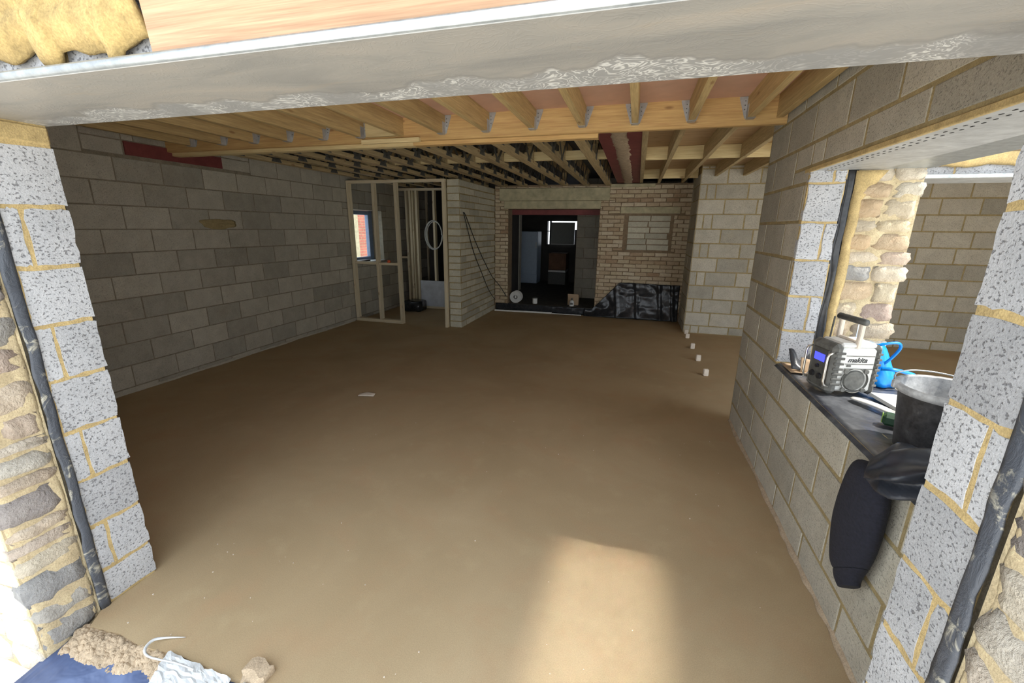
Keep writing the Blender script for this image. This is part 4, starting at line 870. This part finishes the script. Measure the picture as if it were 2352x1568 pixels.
for a in (0.6, 3.0): MB().box((0.168*math.cos(a)-0.01, 0.168*math.sin(a)-0.01, H_-0.02), (0.168*math.cos(a)+0.01, 0.168*math.sin(a)+0.01, H_+0.012), 0.003).build('handle_lug', M_BUCKI, bk, True)
# white board, hand tools
o = MB().prism([(3.44, 1.30, 0), (3.70, 1.30, 0), (3.70, 0.82, 0), (3.475, 0.96, 0)], (0, 0, 1), 0.018).build('white_plank', M_WHITE); o.location = (0, 0, SZ+0.004); tag(o, 'bright white offcut of board lying on the sill beside the bucket', 'board')
kn = empty('mastic_trowel', (3.36, 1.10, SZ)); tag(kn, 'pale curved trowel lying on the sill in front of the radio', 'trowel')
def kf(a, b):
    y = 1.215-a*0.25; cx = 3.330+0.115*a; wd = 0.026*(1-0.35*a)*min(1, (a+0.06)*6)**0.5
    return (cx+(b-.5)*2*wd, y+(b-.5)*0.02, SZ+0.014+0.010*math.sin(a*3.1)-0.006*abs(b-.5))
sheet('blade', kf, 14, 4, M_PIPE, 0.006, kn); c = MB(); c.sm = True; c.tube([(3.385, 1.09, SZ+0.018), (3.45, 0.985, SZ+0.018), (3.475, 0.92, SZ+0.016)], [0.007, 0.012, 0.012], 10); c.build('handle', M_CREAM, kn)
tm = empty('tape_measure', (3.365, 0.905, SZ), math.radians(-25)); tag(tm, 'dark green tape measure beside the bucket', 'tape measure')
MB().box((-0.045, -0.032, 0.004), (0.045, 0.032, 0.055), 0.012).build('case', M_GREEN, tm, True); MB().box((-0.047, -0.018, 0.010), (-0.0445, 0.018, 0.052), 0.001).build('edge_grip', M_LIME, tm, True); MB().box((0.0455, -0.012, 0.006), (0.062, 0.012, 0.009)).build('tape_tongue', M_CHROME, tm, True)
o = MB().box((-0.03, -0.022, 0), (0.03, 0.022, 0.048), 0.010).build('black_pouch', M_BLACK); o.location = (3.425, 0.845, SZ); tag(o, 'small black case wedged between tape measure and bucket', 'case')
# papers and card at the far end of the sill
def card(name, lab, cat, fn, mt, th=0.003):
    o = sheet(name, fn, 8, 4, mt, th); return tag(o, lab, cat)
card('cardboard_sheet', 'flattened cardboard lying at the far end of the sill', 'cardboard', lambda a, b: (3.165+0.20*a, 1.60+0.20*b-0.06*a, SZ+0.006+0.012*a*(1-b)), M_CARD, 0.005)
card('grey_paper', 'curled grey paper standing against the window jamb', 'paper', lambda a, b: (3.185+0.10*a, 1.76-0.05*a-0.10*(1-b), SZ+0.012+0.10*b*(0.4+0.6*abs(a-.5)*2)+0.03*math.sin(a*6)*b), M_SILLM)
card('brown_flap', 'folded brown card flap behind the radio roll bar', 'card', lambda a, b: (3.215+0.07*a, 1.60+0.03*b+0.02*a, SZ+0.012+0.085*b-0.02*a), M_CARD)
card('white_scrap', 'curved white plastic scrap beside the radio', 'plastic scrap', lambda a, b: (3.172+0.05*a+0.012*b, 1.50-0.02*a, SZ+0.010+0.07*a**2*(1-0.3*b)+0.035*b*a), M_WHITE)
# hooded top: one sleeve hanging from the sill, body bundled on it
hj = empty('navy_hoodie', (3.12, 0.40, WZ0)); tag(hj, 'navy hooded top with one sleeve hanging down from the sill', 'clothing')
rows = [((0.56, 0.868), (0.36, 0.885), 0.035), ((0.571, 0.800), (0.384, 0.880), 0.050), ((0.593, 0.716), (0.356, 0.850), 0.055), ((0.615, 0.559), (0.341, 0.757), 0.058), ((0.581, 0.436), (0.342, 0.631), 0.054), ((0.557, 0.370), (0.351, 0.549), 0.048), ((0.522, 0.366), (0.361, 0.510), 0.040), ((0.505, 0.338), (0.385, 0.452), 0.036), ((0.462, 0.330), (0.383, 0.412), 0.030)]
def sleeve(sub, name, mat, grow=1.0):
    mb_ = MB(); mb_.sm = True; seg = 20; vs = []; fs = []
    for i, (p, q, d) in enumerate(sub):
        cy, cz = (p[0]+q[0])/2, (p[1]+q[1])/2; hy, hz = (p[0]-q[0])/2*grow, (p[1]-q[1])/2*grow
        for k in range(seg):
            a = 2*math.pi*k/seg; f = 1+0.05*N3(math.cos(a)*2, math.sin(a)*2, i*.7)
            x = 3.092-d*math.sin(a)*f
            vs.append((min(x, 3.138), cy+hy*math.cos(a)*f, cz+hz*math.cos(a)*f))
    n_ = len(sub)
    for i in range(n_-1):
        for k in range(seg): k2 = (k+1) % seg; fs.append((i*seg+k, i*seg+k2, (i+1)*seg+k2, (i+1)*seg+k))
    fs += [tuple(range(seg))[::-1], tuple((n_-1)*seg+k for k in range(seg))]
    mb_.add(vs, fs); o = mb_.build(name, mat, hj); md = o.modifiers.new('s', 'SUBSURF'); md.levels = 1; md.render_levels = 2; return o
sleeve(rows[:7]+[rows[6]], 'sleeve', M_NAVY); sleeve([rows[6], rows[6], rows[7], rows[8], rows[8]], 'cuff', M_NAVY, 1.0)
# gathered body of the garment, bunched on the sill
def bund(a, th, sc=1.0):
    path = [Vector((3.075, 0.455, 0.868)), Vector((3.10, 0.40, 0.905)), Vector((3.18, 0.33, 0.925)), Vector((3.30, 0.24, 0.925)), Vector((3.42, 0.16, 0.915))]
    q = a*(len(path)-1); i0 = min(int(q), len(path)-2); c = path[i0].lerp(path[i0+1], q-i0)
    side = Vector((0.55, 0.83, 0)); up = Vector((0, 0, 1))
    R0 = 0.055+0.060*min(1, a*3)
    f = 1+0.20*math.sin(6*th+2.2*a*6)*min(1, a*5)+0.16*N3(math.cos(th)*2, math.sin(th)*2, a*4)
    p = c+side*(R0*1.25*f*math.cos(th))+up*(R0*0.62*f*math.sin(th))
    lim = WZ0+0.014 if p.x > XR-0.02 else WZ0-0.075
    return (p.x, p.y, max(p.z, lim))
mb_ = MB(); mb_.sm = True; nr, ns = 40, 64
mb_.add([bund(i/nr, 2*math.pi*k/ns) for i in range(nr+1) for k in range(ns)], [(i*ns+k, i*ns+(k+1) % ns, (i+1)*ns+(k+1) % ns, (i+1)*ns+k) for i in range(nr) for k in range(ns)]+[tuple(range(ns))[::-1], tuple(nr*ns+k for k in range(ns))])
mb_.build('gathered_body', M_LEATH, hj)
# mortar dab on the left wall and rough edge of the screed along both long walls
def dab(a, b):
    rr = 1+0.35*N3(math.cos(a*6.283)*1.5, math.sin(a*6.283)*1.5, 7); e = b
    return (XL+0.004+0.010*(1-e*e)*(0.6+0.5*N3(a*5, b*5, 2)), 2.95+0.23*e*rr*math.cos(a*6.283), 1.70+0.065*e*rr*math.sin(a*6.283))
sheet('mortar_dab', dab, 28, 6, MB_['mortar_w'], 0.004, wall_left)
FLO = bpy.data.objects['floor']
for nm, x0, sx, ya, yb, mt in (('screed_edge', XL, 1, 0.02, 5.4, MB_['block_in']), ('screed_edge', XR, -1, 0.02, 2.8, M_SAND)):
    def ed(a, b, x0=x0, sx=sx, ya=ya, yb=yb):
        y = ya+b*(yb-ya); wd = 0.012+0.022*max(0, N3(y*2.3, x0, 1)+.2)+0.010*N3(y*11, x0, 3)
        return (x0+sx*(-0.004+a*max(0.004, wd)), y, 0.0005+(1-a)*(0.022+0.016*N3(y*5, 2, x0)))
    sheet(nm, ed, 3, 160, mt, 0.003, FLO)
